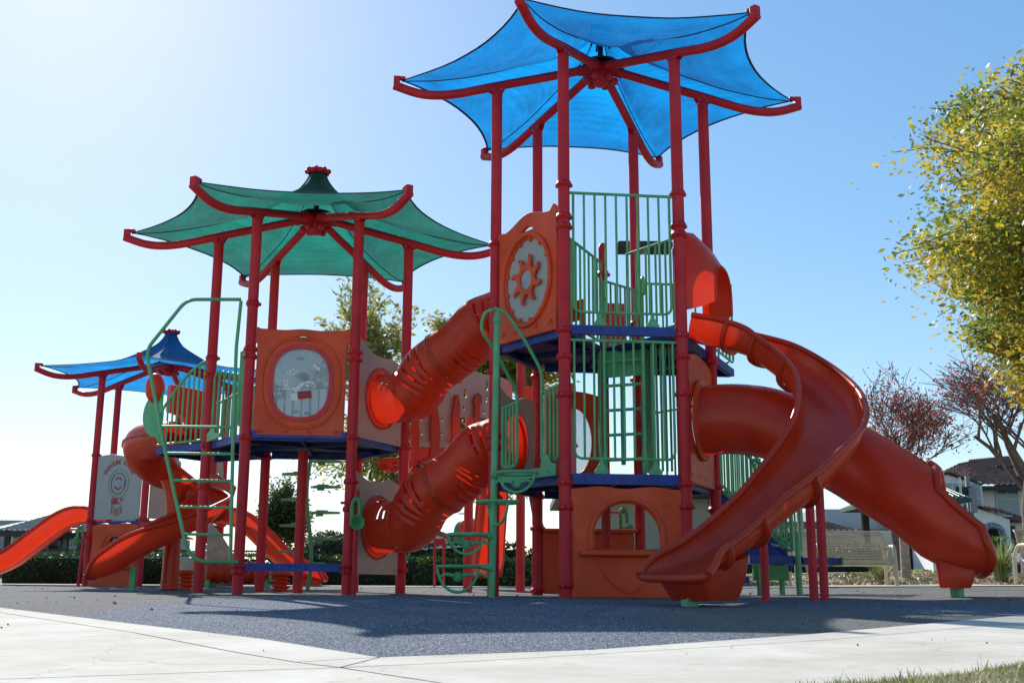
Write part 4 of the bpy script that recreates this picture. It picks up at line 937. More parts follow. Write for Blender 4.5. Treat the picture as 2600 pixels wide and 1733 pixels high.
ff.put(q, shape([[(0, .1)]+[(.02+.55*(1-(k/12)**2), .1+1.05*k/12) for k in range(13)][0:13]+[(0, 1.15)]], .04, .01)); q.build('side_wall', ROCK, t)
# small red bar frame at the back
t = thing('bar_frame', at(1113, 1490, 21.5), 'thin red two-legged frame with a square plate standing before the hedge', 'play frame')
for px in (1103, 1126):
    q = MB(); a, b = at(px, 1493, 21.5), at(px+1, 1366, 21.5); q.tube([V((a.x, a.y, g(a.x, a.y)-.03)), b], .024, 12); q.build('leg', RED, t)
q = MB(); a, b = at(1105, 1366, 21.5), at(1125, 1384, 21.5); q.box((a+b)/2, (abs(b.x-a.x), .03, abs(b.z-a.z))); q.build('plate', RED, t)
t = thing('cone_spinner', at(1185, 1490, 19.5), 'green and red cone-shaped spinner behind the lower crawl tube', 'play piece')
q = MB(); p = at(1178, 1360, 19.5); q.tube([(p.x+.12, p.y, g(p.x, p.y)), (p.x+.02, p.y, p.z-.1), ], [.04, .05], 12, mi=1)
q.build('stem', [ROCK, ROCK], t)
q = MB(); q.sphere(p+V((.0, 0, .05)), .24, 12, (.75, .6, 1)); q.build('shell', LGREEN, t)
q = MB(); q.sphere(p+V((.06, -.06, .12)), .2, 12, (.8, .7, .9)); q.build('seat', ORANGE, t)
# ------------------------------------------------------------------ SETTING
def sheet(name, poly, dz, mats, step=.0, kind='structure'):
    """polygon (x,y) draped on the ground function"""
    x0, x1 = min(p[0] for p in poly), max(p[0] for p in poly); y0, y1 = min(p[1] for p in poly), max(p[1] for p in poly)
    import bmesh
    bm = bmesh.new(); vs = [bm.verts.new((x, y, 0)) for x, y in poly]; bm.faces.new(vs)
    cuts = [c for c, _ in GY if y0 < c < y1]+[y0+(y1-y0)*k/14 for k in range(1, 14)]
    for c in cuts: bmesh.ops.bisect_plane(bm, geom=bm.verts[:]+bm.edges[:]+bm.faces[:], plane_co=(0, c, 0), plane_no=(0, 1, 0))
    for c in [1.5, 2, 2.6, 3.3, 4, 5, 7.5, -2, -5]:
        if x0 < c < x1: bmesh.ops.bisect_plane(bm, geom=bm.verts[:]+bm.edges[:]+bm.faces[:], plane_co=(c, 0, 0), plane_no=(1, 0, 0))
    bmesh.ops.triangulate(bm, faces=bm.faces[:])
    for v in bm.verts: v.co.z = g(v.co.x, v.co.y)+dz
    for f_ in bm.faces:
        if f_.normal.z < 0: f_.normal_flip()
        f_.smooth = False
    me = bpy.data.meshes.new(name); bm.to_mesh(me); bm.free()
    for m in (mats if isinstance(mats, list) else [mats]): me.materials.append(m)
    o = bpy.data.objects.new(name, me); COL.objects.link(o); o['kind'] = kind; return o
# ground
m, nt, b = newmat('soil_and_grass')
cr1, nz, tc = noisecol(nt, (.10, .13, .035), (.26, .20, .12), 1.6, 8, fac=(.4, .6)); nt.links.new(cr1.outputs[0], b.inputs['Base Color']); b.inputs['Roughness'].default_value = .95
GROUND = m
xs = [-900, -300, -100, -50, -25]+[-14+2*k for k in range(5)]+[-4, -2, 0, 1.5, 2, 2.6, 3.3, 4, 5, 6, 7.5, 10, 14, 20, 30, 50, 100, 300, 900]
ys = [-12, -6, 0, 3, 6, 9, 10, 11.5, 12.5, 13.4, 15.5, 18, 20, 20.5, 21.3, 22, 22.8, 24, 25, 27, 30, 36, 45, 60, 75, 90, 200, 600, 2500]
q = MB(); q.grid([[V((x, y, g(x, y)-.05)) for x in xs] for y in ys])
o = q.build('ground', GROUND, center=False); o['kind'] = 'structure'
# rubber surfacing
m, nt, b = newmat('rubber_granules')
tc = N(nt, 'ShaderNodeTexCoord')
def ell(cx, cy, rx, ry):
    mp = N(nt, 'ShaderNodeMapping'); mp.inputs['Location'].default_value = (-cx/rx, -cy/ry, 0); mp.inputs['Scale'].default_value = (1/rx, 1/ry, 0)
    nt.links.new(tc.outputs['Object'], mp.inputs[0])
    wn = N(nt, 'ShaderNodeTexNoise'); wn.inputs['Scale'].default_value = 14; nt.links.new(tc.outputs['Object'], wn.inputs['Vector'])
    ln_ = N(nt, 'ShaderNodeVectorMath', operation='LENGTH'); nt.links.new(mp.outputs[0], ln_.inputs[0])
    ad = N(nt, 'ShaderNodeMath', operation='MULTIPLY_ADD'); ad.inputs[1].default_value = .04; nt.links.new(wn.outputs['Fac'], ad.inputs[0]); nt.links.new(ln_.outputs['Value'], ad.inputs[2])
    lt = N(nt, 'ShaderNodeMapRange'); lt.inputs['From Min'].default_value = 1.015; lt.inputs['From Max'].default_value = 1.03; lt.inputs['To Min'].default_value = 1; lt.inputs['To Max'].default_value = 0
    nt.links.new(ad.outputs[0], lt.inputs[0]); return lt
def gran(stops):
    cr = N(nt, 'ShaderNodeValToRGB'); cr.color_ramp.interpolation = 'CONSTANT'
    while len(cr.color_ramp.elements) < len(stops): cr.color_ramp.elements.new(.5)
    for e, (p, c) in zip(cr.color_ramp.elements, stops): e.position = p; e.color = (*c, 1)
    nt.links.new(sep.outputs[0], cr.inputs[0]); return cr
vo = N(nt, 'ShaderNodeTexVoronoi'); vo.inputs['Scale'].default_value = 190; nt.links.new(tc.outputs['Object'], vo.inputs['Vector'])
sep = N(nt, 'ShaderNodeSeparateColor'); nt.links.new(vo.outputs['Color'], sep.inputs[0])
gb = gran([(0, (.018, .024, .038)), (.20, (.038, .06, .105)), (.42, (.068, .10, .16)), (.62, (.16, .185, .22)), (.82, (.50, .50, .48))])
gg = gran([(0, (.035, .035, .035)), (.2, (.11, .11, .105)), (.45, (.21, .20, .175)), (.75, (.33, .31, .27)), (.93, (.06, .09, .18))])
e1 = ell(.5, 8.6, 3.3, 4.9); e2 = ell(1.9, 7.1, 1.15, 1.5)
mx = N(nt, 'ShaderNodeMix', data_type='RGBA'); sb = N(nt, 'ShaderNodeMath', operation='SUBTRACT'); sb.use_clamp = True
nt.links.new(e1.outputs[0], sb.inputs[0]); nt.links.new(e2.outputs[0], sb.inputs[1])
nt.links.new(sb.outputs[0], mx.inputs[0]); nt.links.new(gg.outputs[0], mx.inputs[6]); nt.links.new(gb.outputs[0], mx.inputs[7])
big = N(nt, 'ShaderNodeTexNoise'); big.inputs['Scale'].default_value = 1.3; big.inputs['Detail'].default_value = 6; nt.links.new(tc.outputs['Object'], big.inputs['Vector'])
mr = N(nt, 'ShaderNodeMapRange'); mr.inputs['To Min'].default_value = .8; mr.inputs['To Max'].default_value = 1.2; nt.links.new(big.outputs['Fac'], mr.inputs[0])
mu = N(nt, 'ShaderNodeMix', data_type='RGBA', blend_type='MULTIPLY'); mu.inputs[0].default_value = 1; nt.links.new(mx.outputs[2], mu.inputs[6]); nt.links.new(mr.outputs[0], mu.inputs[7])
w1 = ell(1.15, 8.75, .75, .5); w2 = ell(4.75, 10.7, .6, .6); w3 = ell(-5.9, 15.3, .7, .6); wa = N(nt, 'ShaderNodeMath', operation='ADD'); wb = N(nt, 'ShaderNodeMath', operation='ADD')
nt.links.new(w1.outputs[0], wa.inputs[0]); nt.links.new(w2.outputs[0], wa.inputs[1]); nt.links.new(wa.outputs[0], wb.inputs[0]); nt.links.new(w3.outputs[0], wb.inputs[1])
for w_n in (w1, w2, w3): w_n.inputs['From Min'].default_value = .55; w_n.inputs['From Max'].default_value = 1.05; w_n.inputs['To Min'].default_value = .45
wm_ = N(nt, 'ShaderNodeMix', data_type='RGBA'); nt.links.new(wb.outputs[0], wm_.inputs[0]); nt.links.new(mu.outputs[2], wm_.inputs[6]); wm_.inputs[7].default_value = (.16, .15, .13, 1)
nt.links.new(wm_.outputs[2], b.inputs['Base Color']); b.inputs['Roughness'].default_value = .95; b.inputs['Specular IOR Level'].default_value = .12
bp = N(nt, 'ShaderNodeBump'); bp.inputs['Strength'].default_value = .9; bp.inputs['Distance'].default_value = .004; nt.links.new(vo.outputs['Distance'], bp.inputs['Height']); nt.links.new(bp.outputs[0], b.inputs['Normal'])
RUB = m
m, nt, b = newmat('broom_finished_concrete')
tc = N(nt, 'ShaderNodeTexCoord')
n1 = N(nt, 'ShaderNodeTexNoise'); n1.inputs['Scale'].default_value = 1.1; n1.inputs['Detail'].default_value = 9; n1.inputs['Roughness'].default_value = .7
mp = N(nt, 'ShaderNodeMapping'); mp.inputs['Scale'].default_value = (4, 60, 10); mp.inputs['Rotation'].default_value = (0, 0, .5)
n2 = N(nt, 'ShaderNodeTexNoise'); n2.inputs['Scale'].default_value = 3; n2.inputs['Detail'].default_value = 5
n3 = N(nt, 'ShaderNodeTexNoise'); n3.inputs['Scale'].default_value = 190; n3.inputs['Detail'].default_value = 2
nt.links.new(tc.outputs['Object'], n1.inputs['Vector']); nt.links.new(tc.outputs['Object'], mp.inputs[0]); nt.links.new(mp.outputs[0], n2.inputs['Vector']); nt.links.new(tc.outputs['Object'], n3.inputs['Vector'])
cr1 = N(nt, 'ShaderNodeValToRGB'); cr1.color_ramp.elements[0].position = .3; cr1.color_ramp.elements[1].position = .7; cr1.color_ramp.elements[0].color = (.47, .42, .34, 1); cr1.color_ramp.elements[1].color = (.70, .655, .56, 1)
nt.links.new(n1.outputs['Fac'], cr1.inputs[0])
mr = N(nt, 'ShaderNodeMapRange'); mr.inputs['To Min'].default_value = .80; mr.inputs['To Max'].default_value = 1.14; nt.links.new(n2.outputs['Fac'], mr.inputs[0])
mu = N(nt, 'ShaderNodeMix', data_type='RGBA', blend_type='MULTIPLY'); mu.inputs[0].default_value = 1; nt.links.new(cr1.outputs[0], mu.inputs[6]); nt.links.new(mr.outputs[0], mu.inputs[7])
dn = N(nt, 'ShaderNodeTexNoise'); dn.inputs['Scale'].default_value = 2.5; dn.inputs['Detail'].default_value = 6; nt.links.new(tc.outputs['Object'], dn.inputs['Vector'])
dv = N(nt, 'ShaderNodeVectorMath', operation='MULTIPLY_ADD'); dv.inputs[1].default_value = (.5, .5, 0); nt.links.new(dn.outputs['Color'], dv.inputs[0]); nt.links.new(tc.outputs['Object'], dv.inputs[2])
cv = N(nt, 'ShaderNodeTexVoronoi', feature='DISTANCE_TO_EDGE'); cv.inputs['Scale'].default_value = .42; nt.links.new(dv.outputs[0], cv.inputs['Vector'])
cm = N(nt, 'ShaderNodeMapRange'); cm.inputs['From Min'].default_value = .0008; cm.inputs['From Max'].default_value = .003; cm.inputs['To Min'].default_value = .84; nt.links.new(cv.outputs['Distance'], cm.inputs[0])
s2 = N(nt, 'ShaderNodeTexNoise'); s2.inputs['Scale'].default_value = 7; s2.inputs['Detail'].default_value = 7; s2.inputs['Roughness'].default_value = .7; nt.links.new(tc.outputs['Object'], s2.inputs['Vector'])
s3 = N(nt, 'ShaderNodeMapRange'); s3.inputs['From Min'].default_value = .57; s3.inputs['From Max'].default_value = .72; s3.inputs['To Min'].default_value = 1; s3.inputs['To Max'].default_value = .80; nt.links.new(s2.outputs['Fac'], s3.inputs[0])
mm = N(nt, 'ShaderNodeMath', operation='MULTIPLY'); nt.links.new(cm.outputs[0], mm.inputs[0]); nt.links.new(s3.outputs[0], mm.inputs[1])
m3 = N(nt, 'ShaderNodeMix', data_type='RGBA', blend_type='MULTIPLY'); m3.inputs[0].default_value = 1; nt.links.new(mu.outputs[2], m3.inputs[6]); nt.links.new(mm.outputs[0], m3.inputs[7])
nt.links.new(m3.outputs[2], b.inputs['Base Color']); b.inputs['Roughness'].default_value = .95; b.inputs['Specular IOR Level'].default_value = .15
ad = N(nt, 'ShaderNodeMath', operation='ADD'); nt.links.new(n2.outputs['Fac'], ad.inputs[0]); nt.links.new(n3.outputs['Fac'], ad.inputs[1])
bp = N(nt, 'ShaderNodeBump'); bp.inputs['Strength'].default_value = .35; bp.inputs['Distance'].default_value = .003; nt.links.new(ad.outputs[0], bp.inputs['Height']); nt.links.new(bp.outputs[0], b.inputs['Normal'])
CONC = m
JOINT = mat('joint_filler', (.10, .09, .075), .9, .3, 60, bump=.5, bscale=120)
G2 = lambda x, y: tuple(gp(x, y)[:2])
c0 = V(G2(965, 1671)); lf = V(G2(0, 1543)); l1 = V(G2(332, 1584)); r1 = V(G2(1500, 1652)); rf = V(G2(2600, 1562))
def ext(a, b, L): return b+(b-a).normalized()*L
lfar = ext(l1, lf, 14); rfar = ext(r1, rf, 9)
edgeL = [lfar, lf, l1]; edgeR = [r1, V(G2(2050, 1612)), rf, rfar]
rub = [tuple(p) for p in edgeL+[c0]+edgeR]+[(rfar.x, 14), (9, 17.5), (4.6, 18.6), (2.2, 19.6), (.5, 21.2), (-14, 21.4), (lfar.x, 21.4)]
RO = sheet('rubber_surface', rub, .0, RUB)
# concrete slabs with real open joints
def shrink(P, d=.006):
    P = [V((p[0], p[1])) for p in P]; n = len(P); area = sum(P[i].x*P[(i+1) % n].y-P[(i+1) % n].x*P[i].y for i in range(n)); s = 1 if area > 0 else -1; o = []
    for i in range(n):
        a, b, c = P[i-1], P[i], P[(i+1) % n]; u = (b-a).normalized(); v = (c-b).normalized()
        n1 = V((-u.y, u.x))*s; n2 = V((-v.y, v.x))*s; k = (n1+n2); L = max(.3, k.length); o.append(tuple(b+k.normalized()*d/max(.5, L/2)))
    return o
J1 = [V(G2(0, 1556)), V(G2(340, 1608)), V(G2(600, 1659)), V(G2(750, 1684)), V(G2(862, 1698))]
J1f = ext(J1[1], J1[0], 14); X = J1[-1]; J1e = ext(J1[3], X, .55); J1e = ext(X, V(G2(1076, 1731)), 4)
J2 = [V(G2(1110, 1687)), V(G2(1400, 1670)), V(G2(2050, 1630)), V(G2(2600, 1582))]; J2f = ext(J2[2], J2[3], 9)
J3 = ext(X, V(G2(0, 1728)), 12)
slabs = [('border', [lfar, lf, l1, V(G2(663, 1623)), c0, J1[3], J1[2], J1[1], J1[0], J1f]), ('border', [J1[3], c0, X+(c0-X)*0.0]), ('border', [c0]+edgeR+[J2f, J2[3], J2[2], J2[1], J2[0], X])]
jm = ext(V(G2(330, 1632)), V(G2(0, 1632)), 14)
slabs += [('path', [J1f, J1[0], J1[1], J1[2], J1[3], X, J3]), ('path', [X]+J2+[J2f, V((J2f.x, -8)), J1e]), ('path', [X, J1e, V((J1e.x, -9)), V((J3.x, -9)), J3])]
grass_edge = [G2(2250, 1733), G2(2380, 1722), G2(2490, 1708), G2(2600, 1688)]
for i, (nm, P) in enumerate(slabs):
    n_ = 0
    if i == 4:
        ge = [V(p) for p in grass_edge]; far_ = ext(ge[2], ge[3], 8); near_ = ext(ge[1], ge[0], 3)
        P = [X]+J2+[J2f, V((J2f.x, far_.y)), far_]+ge[::-1]+[near_, J1e]
    o = sheet('path' if nm == 'path' else 'border_path', shrink(P, .007), .006, CONC)
    md = o.modifiers.new('th', 'SOLIDIFY'); md.thickness = .03; md.offset = -1
sheet('joint_bed', [tuple(lfar+V((-1, 0))), (lfar.x-1, -9), (rfar.x+3, -9), tuple(rfar+V((3, 0))), tuple(rfar+V((0, .0))), tuple(rf), tuple(r1), tuple(c0), tuple(l1), tuple(lf)], -.014, JOINT)
# paths at the back
sheet('back_path', [(-30, 21.45), (.5, 21.25), (2.2, 19.65), (4.6, 18.65), (9, 17.55), (16, 16.4), (16, 18.6), (9, 19.6), (4.9, 20.3), (2.8, 21.0), (1.2, 22.6), (-30, 22.9)], .012, CONC)
sheet('side_path', [(1.3, 22.7), (2.6, 22.9), (6, 24.6), (16, 25.6), (16, 27.5), (6, 26.8), (2.0, 24.8), (.6, 24.4)], .015, CONC)
ASPH = mat('asphalt', (.06, .06, .062), .9, .2, 30, bump=.4, bscale=200)
sheet('road', [(4, 35), (60, 36), (60, 43), (4, 42)], .02, ASPH)
# ------------------------------------------------------------------ foliage
def leafmat(name, cols, trans=.45, rough=.5):
    m, nt, b = newmat(name); ge = N(nt, 'ShaderNodeNewGeometry'); cr = N(nt, 'ShaderNodeValToRGB')
    while len(cr.color_ramp.elements) < len(cols): cr.color_ramp.elements.new(.5)
    for i, (e, c) in enumerate(zip(cr.color_ramp.elements, cols)): e.position = i/max(1, len(cols)-1); e.color = (*c, 1)
    tc = N(nt, 'ShaderNodeTexCoord'); nz = N(nt, 'ShaderNodeTexNoise'); nz.inputs['Scale'].default_value = .9; nt.links.new(tc.outputs['Object'], nz.inputs['Vector'])
    ad = N(nt, 'ShaderNodeMath', operation='MULTIPLY_ADD'); ad.inputs[1].default_value = .55; nt.links.new(ge.outputs['Random Per Island'], ad.inputs[0])
    m2 = N(nt, 'ShaderNodeMapRange'); m2.inputs['From Min'].default_value = .35; m2.inputs['From Max'].default_value = .65; m2.inputs['To Max'].default_value = .5; nt.links.new(nz.outputs['Fac'], m2.inputs[0])
    nt.links.new(m2.outputs[0], ad.inputs[2]); nt.links.new(ad.outputs[0], cr.inputs[0]); nt.links.new(cr.outputs[0], b.inputs['Base Color'])
    b.inputs['Roughness'].default_value = rough
    tr = N(nt, 'ShaderNodeBsdfTranslucent'); nt.links.new(cr.outputs[0], tr.inputs[0]); mx = N(nt, 'ShaderNodeMixShader'); mx.inputs[0].default_value = trans
    nt.links.new(b.outputs[0], mx.inputs[1]); nt.links.new(tr.outputs[0], mx.inputs[2]); nt.links.new(mx.outputs[0], nt.nodes['Material Output'].inputs[0]); return m
LYEL = leafmat('yellowing_leaves', [(.06, .12, .025), (.13, .21, .035), (.36, .37, .05), (.62, .44, .05), (.66, .5, .10)], .5)
LPALE = leafmat('pale_yellow_green_leaves', [(.20, .24, .06), (.36, .36, .10), (.5, .46, .2)], .5)
LOL = leafmat('olive_green_leaves', [(.035, .06, .018), (.07, .11, .03), (.16, .18, .05), (.3, .28, .06)], .4)
LRED = leafmat('red_autumn_leaves', [(.14, .06, .06), (.32, .06, .05), (.55, .09, .06)], .5)
LHED = leafmat('hedge_leaves', [(.02, .045, .012), (.04, .085, .02), (.10, .17, .03)], .3, .35)
LHEL = leafmat('bright_hedge_leaves', [(.05, .10, .015), (.12, .20, .03), (.26, .32, .05)], .35)
LDK = leafmat('grey_green_leaves', [(.03, .05, .03), (.06, .09, .05), (.10, .14, .08)], .3)
LGR = leafmat('grass_blades', [(.08, .14, .03), (.16, .24, .05), (.36, .34, .14), (.58, .50, .34)], .35)
LGC = leafmat('ground_cover_leaves', [(.06, .10, .03), (.12, .18, .05), (.24, .2, .1), (.30, .14, .06)], .3)
BARK = mat('bark', (.17, .13, .11), .9, .3, 14, bump=.6, bscale=30)
BARK2 = mat('pale_bark', (.40, .31, .24), .85, .25, 10, bump=.4, bscale=20)
def leaf(q, c, s, rnd, d=None, asp=2.2):
    a = V((rnd.gauss(0, 1), rnd.gauss(0, 1), rnd.gauss(0, .6))); a = (a.normalized()*.7+(d or V((0, 0, -.4)))).normalized()
    b = a.cross(V((rnd.gauss(0, 1), rnd.gauss(0, 1), rnd.gauss(0, 1)))).normalized(); w = s/asp
    q.add([c, c+a*s*.5+b*w*.5, c+a*s, c+a*s*.5-b*w*.5], [(0, 1, 2, 3)])
def tree(name, base, h, R_, spread, trunk_r, lm, seed, label, cat='tree', nlev=4, leaves=30, ls=.09, th=.28, up=.55, bark=None, group=None, twig=.6, droop=0., split=(3, 4), lean=(0, 0), shp=None, zb=None, asp=2.2, lscatter=.16):
    rnd = random.Random(seed); t = thing(name, base, label, cat, group); base = V(base)
    wood = MB(); lf_ = MB()
    def branch(p, d, L, r, lev):
        pts = [p]; rr = [r]; n = 4 if lev else 5; q = p.copy(); dd = d.copy()
        for i in range(n):
            dd = (dd+V((rnd.gauss(0, .11), rnd.gauss(0, .11), rnd.gauss(0, .07)+(.05 if lev < 3 else -droop)))).normalized()
            q = q+dd*L/n; pts.append(q.copy()); rr.append(max(.004, r*(1-.42*(i+1)/n)))
        wood.tube(pts, rr, 8 if lev < 2 else 4, caps=False)
        if lev >= nlev-1:
            for _ in range(leaves):
                tt = rnd.random(); k = min(n-1, int(tt*n)); c = pts[k].lerp(pts[k+1], tt*n-k)
                leaf(lf_, c+V((rnd.gauss(0, 1), rnd.gauss(0, 1), rnd.gauss(0, 1)))*lscatter*.5, ls*rnd.uniform(.6, 1.3), rnd, dd*.4, asp)
        if lev < nlev:
            for k in range(rnd.randint(*split)+(1 if lev == 0 else 0)):
                tt = rnd.uniform(.35, 1) if lev else rnd.uniform(.75, 1)
                kk = min(n-1, int(tt*n)); o = pts[kk].lerp(pts[kk+1], tt*n-kk)
                az = rnd.uniform(0, 2*PI); side = V((math.cos(az), math.sin(az), 0))
                nd = (dd*up+side*spread+V((0, 0, .25 if lev < 2 else 0))).normalized()
                branch(o, nd, L*rnd.uniform(.55, .85)*(1 if lev else (1-th)/th*.42), rr[kk]*rnd.uniform(.5, .7), lev+1)
    branch(base, V((lean[0], lean[1], 1)).normalized(), h*th, trunk_r, 0)
    zs = sorted((v[2]-base.z) for v in lf_.v); rs = sorted(math.hypot(v[0]-base.x, v[1]-base.y) for v in lf_.v)
    kz = h/zs[int(len(zs)*.995)]; kr = R_/rs[int(len(rs)*.96)]
    z05 = zs[int(len(zs)*.03)]; zm = zs[int(len(zs)*.995)]
    zf = (lambda v: (v[2]-base.z)*kz) if zb is None else (lambda v: (v[2]-base.z)*zb/z05 if v[2]-base.z < z05 else zb+(v[2]-base.z-z05)*(h-zb)/(zm-z05))
    kf = lambda v: kr*(pw(shp, zf(v)/h) if shp else 1)
    tf = lambda v: (base.x+(v[0]-base.x)*kf(v), base.y+(v[1]-base.y)*kf(v), base.z+zf(v))
    wood.v = [tf(v) for v in wood.v]; nv_ = []
    for i in range(0, len(lf_.v), 4):
        a = lf_.v[i]; b_ = tf(a); nv_ += [(b_[0]+v[0]-a[0], b_[1]+v[1]-a[1], b_[2]+v[2]-a[2]) for v in lf_.v[i:i+4]]
    lf_.v = nv_
    wood.build('trunk', bark or BARK, t); cr_ = lf_.build('crown', lm, t); return t
def hedge(name, A, B, w, h, lm, label, seed, dens=900, ls=.055, wob=.05, cat='hedge', group=None, core=(.015, .03, .01)):
    rnd = random.Random(seed); A, B = V((*A, 0)), V((*B, 0)); d = B-A; L = d.length; u = d/L; n = V((-u.y, u.x, 0))
    t = thing(name, ((A.x+B.x)/2, (A.y+B.y)/2, g((A.x+B.x)/2, (A.y+B.y)/2)), label, cat, group); q = MB(); q2 = MB()
    k = int(L/.25)+1; rows = []
    for i in range(k+1):
        c = A.lerp(B, i/k); z0 = g(c.x, c.y); e = .86+.1*noise.noise(c*1.3)
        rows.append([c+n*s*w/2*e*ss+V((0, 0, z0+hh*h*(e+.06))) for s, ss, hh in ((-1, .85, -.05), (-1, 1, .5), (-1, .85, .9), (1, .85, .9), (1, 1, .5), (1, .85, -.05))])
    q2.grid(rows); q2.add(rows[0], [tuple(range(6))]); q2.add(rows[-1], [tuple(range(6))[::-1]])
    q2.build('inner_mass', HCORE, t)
    for _ in range(int(dens*L*(w*.5+h))):
        s = rnd.random(); c = A.lerp(B, s); z0 = g(c.x, c.y)
        hh = h*(.94+wob*2*noise.noise(V((c.x*1.2, c.y, seed)))); per = rnd.random()*(w+h)
        if per < h: p = c-n*w/2*(1+.12*noise.noise(V((c.x*2, per*3, seed))))+V((0, 0, z0+per))
        else: p = c+n*(-w/2+(per-h))+V((0, 0, z0+hh))
        p += V((rnd.gauss(0, .03), rnd.gauss(0, .03), rnd.gauss(0, .03)))
        leaf(q, p, ls*rnd.uniform(.6, 1.4), rnd, V((0, -.3, .3)), 1.7)
    q.build('foliage', lm, t); return t
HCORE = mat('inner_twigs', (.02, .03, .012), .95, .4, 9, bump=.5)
def shrub(name, c, rx, rz, lm, label, seed, n=2500, ls=.05, cat='shrub', group=None):
    rnd = random.Random(seed); z0 = g(c[0], c[1]); t = thing(name, (c[0], c[1], z0), label, cat, group); q = MB(); q2 = MB()
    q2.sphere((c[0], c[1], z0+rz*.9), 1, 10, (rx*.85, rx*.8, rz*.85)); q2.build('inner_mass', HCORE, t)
    for _ in range(n):
        a = V((rnd.gauss(0, 1), rnd.gauss(0, 1), rnd.gauss(0, 1))).normalized(); k = (1+.14*noise.noise(a*2.3+V((seed, 0, 0))))*rnd.uniform(.9, 1.05)
        leaf(q, V((c[0]+a.x*rx*k, c[1]+a.y*rx*k, max(z0, z0+rz*.9+a.z*rz*k))), ls*rnd.uniform(.6, 1.4), rnd, a*.6)
    q.build('foliage', lm, t); return t
X_ = lambda px, Y: at(px, 1490, Y).x
# hedges along the back
hedge('hedge', (X_(20, 24), 24), (X_(640, 24), 24.2), .8, .62, LHED, 'dark clipped hedge behind the left slide and playhouse panel', 3)
hedge('hedge', (X_(660, 24.4), 24.4), (X_(1045, 24.4), 24.4), .8, .60, LHED, 'clipped hedge seen between the green tower posts', 4)
hedge('hedge', (X_(1060, 24), 24), (X_(1430, 24), 24.2), .8, .55, LHEL, 'sunlit clipped hedge behind the foot loop climber', 5)
hedge('hedge', (X_(1030, 27), 27), (X_(1330, 27), 27.2), .8, .95, LHED, 'taller dark hedge behind the sunlit hedge', 6, 500, .07)
hedge('hedge', (X_(1660, 25), 25), (X_(2290, 26), 28), .8, .66, LHED, 'long dark hedge behind the bench', 7, 600, .06)
hedge('hedge', (X_(1950, 33), 33), (X_(2010, 33), 33.2), .9, .75, LHEL, 'short bright hedge left of the bench', 71, 400, .07)
hedge('hedge', (X_(2440, 34), 34), (X_(2560, 34), 34.3), 1.2, 1.05, LHEL, 'bright clipped hedge in front of the arched doorway', 8, 400, .07)
shrub('round_bush', (X_(838, 29), 29), .95, .62, LDK, 'big round grey green bush left of the beige tube panels', 9, 9000, .07)
shrub('round_bush', (X_(1990, 30), 30), .85, .62, LDK, 'dark round bush behind the left end of the bench', 10, 3000, .06)
for i, (px, Y, s, lab) in enumerate(((1080, 26.2, .35, 'bushy shrub with glossy leaves above the hedge, left one'), (1120, 26.4, .42, 'bushy shrub with glossy leaves in front of the white building'), (1358, 26.5, .45, 'loose light green shrub between the rear posts'), (1400, 26, .4, 'yellow green shrub beside the dark counter wall'))):
    shrub('shrub', (X_(px, Y), Y), s, s*.9, LOL if i < 2 else LHEL, lab, 20+i, 900, .09)
# trees
tree('tree', (X_(1395, 30), 30, g(2, 30)), 7.0, 2.8, .62, .10, LYEL, 5, 'yellow green tree behind the rear posts in the middle', nlev=5, leaves=13, ls=.19, th=.42, droop=.06, split=(3, 4), asp=2.6)
tree('tree', (X_(1010, 33), 33, g(-3, 33)), 9.0, 2.6, .45, .13, LPALE, 12, 'pale thin tree rising behind the upper crawl tube', nlev=5, leaves=7, ls=.19, th=.3, droop=.0, split=(3, 4), up=.8)
tree('tree', (X_(955, 31), 31, g(-4, 31)), 5.3, 4.4, .70, .13, LYEL, 31, 'wide drooping yellow green tree seen under the green tower deck', nlev=5, leaves=20, ls=.19, zb=2.5, th=.26, droop=.12, split=(4, 4), asp=2.8, up=.4)
tree('tree', (X_(718, 26), 26, g(-5, 26)), 2.25, .55, .42, .05, LOL, 14, 'small olive green tree under the green tower deck', nlev=4, leaves=24, ls=.09, th=.2, split=(4, 5))
tree('tree', (X_(3190, 19), 19, g(9, 19)), 10.0, 5.2, .70, .20, LYEL, 8, 'large tree with green and golden leaves at the right edge', nlev=5, leaves=105, lscatter=.27, ls=.13, zb=3.2, th=.16, droop=.02, split=(4, 5), asp=2.3, up=.45, shp=[(0, .5), (.30, .55), (.40, .76), (.50, 1.08), (.65, .98), (.85, .75), (1, .5)])
tree('tree', (X_(2290, 29), 29, g(9, 29)), 5.0, 2.0, .42, .07, LRED, 16, 'nearly bare tree with dark red leaves behind the tube slide exit', nlev=5, leaves=4, ls=.09, th=.3, split=(3, 4), up=.9)
tree('tree', (X_(2620, 27), 27, g(11, 27)), 5.4, 2.5, .50, .10, LRED, 18, 'bare branching tree with a few red leaves under the golden tree', nlev=5, leaves=2, ls=.10, th=.3, split=(3, 4), up=.7)
for px, Y, label, l in ((2045, 22.3, 'slim pale tree trunk behind the left end of the bench', -.01), (2303, 23, 'slim pale tree trunk behind the right end of the bench', .0)):
    t = thing('young_tree', (X_(px, Y), Y, g(X_(px, Y), Y)), label, 'tree'); x = X_(px, Y); z = g(x, Y); q = MB()
    if px < 2100: q.tube([(x+.16, Y, z-.03), (x+.05, Y, z+.5), (x-.03, Y, z+.9), (x-.06, Y, z+1.7), (x-.05, Y, z+2.6)], [.075, .07, .065, .06, .05], 12)
    else: q.tube([(x, Y, z-.03), (x, Y, z+.6), (x-.02, Y, z+1.6)], [.10, .09, .08], 12)
    q.build('trunk', BARK2, t)
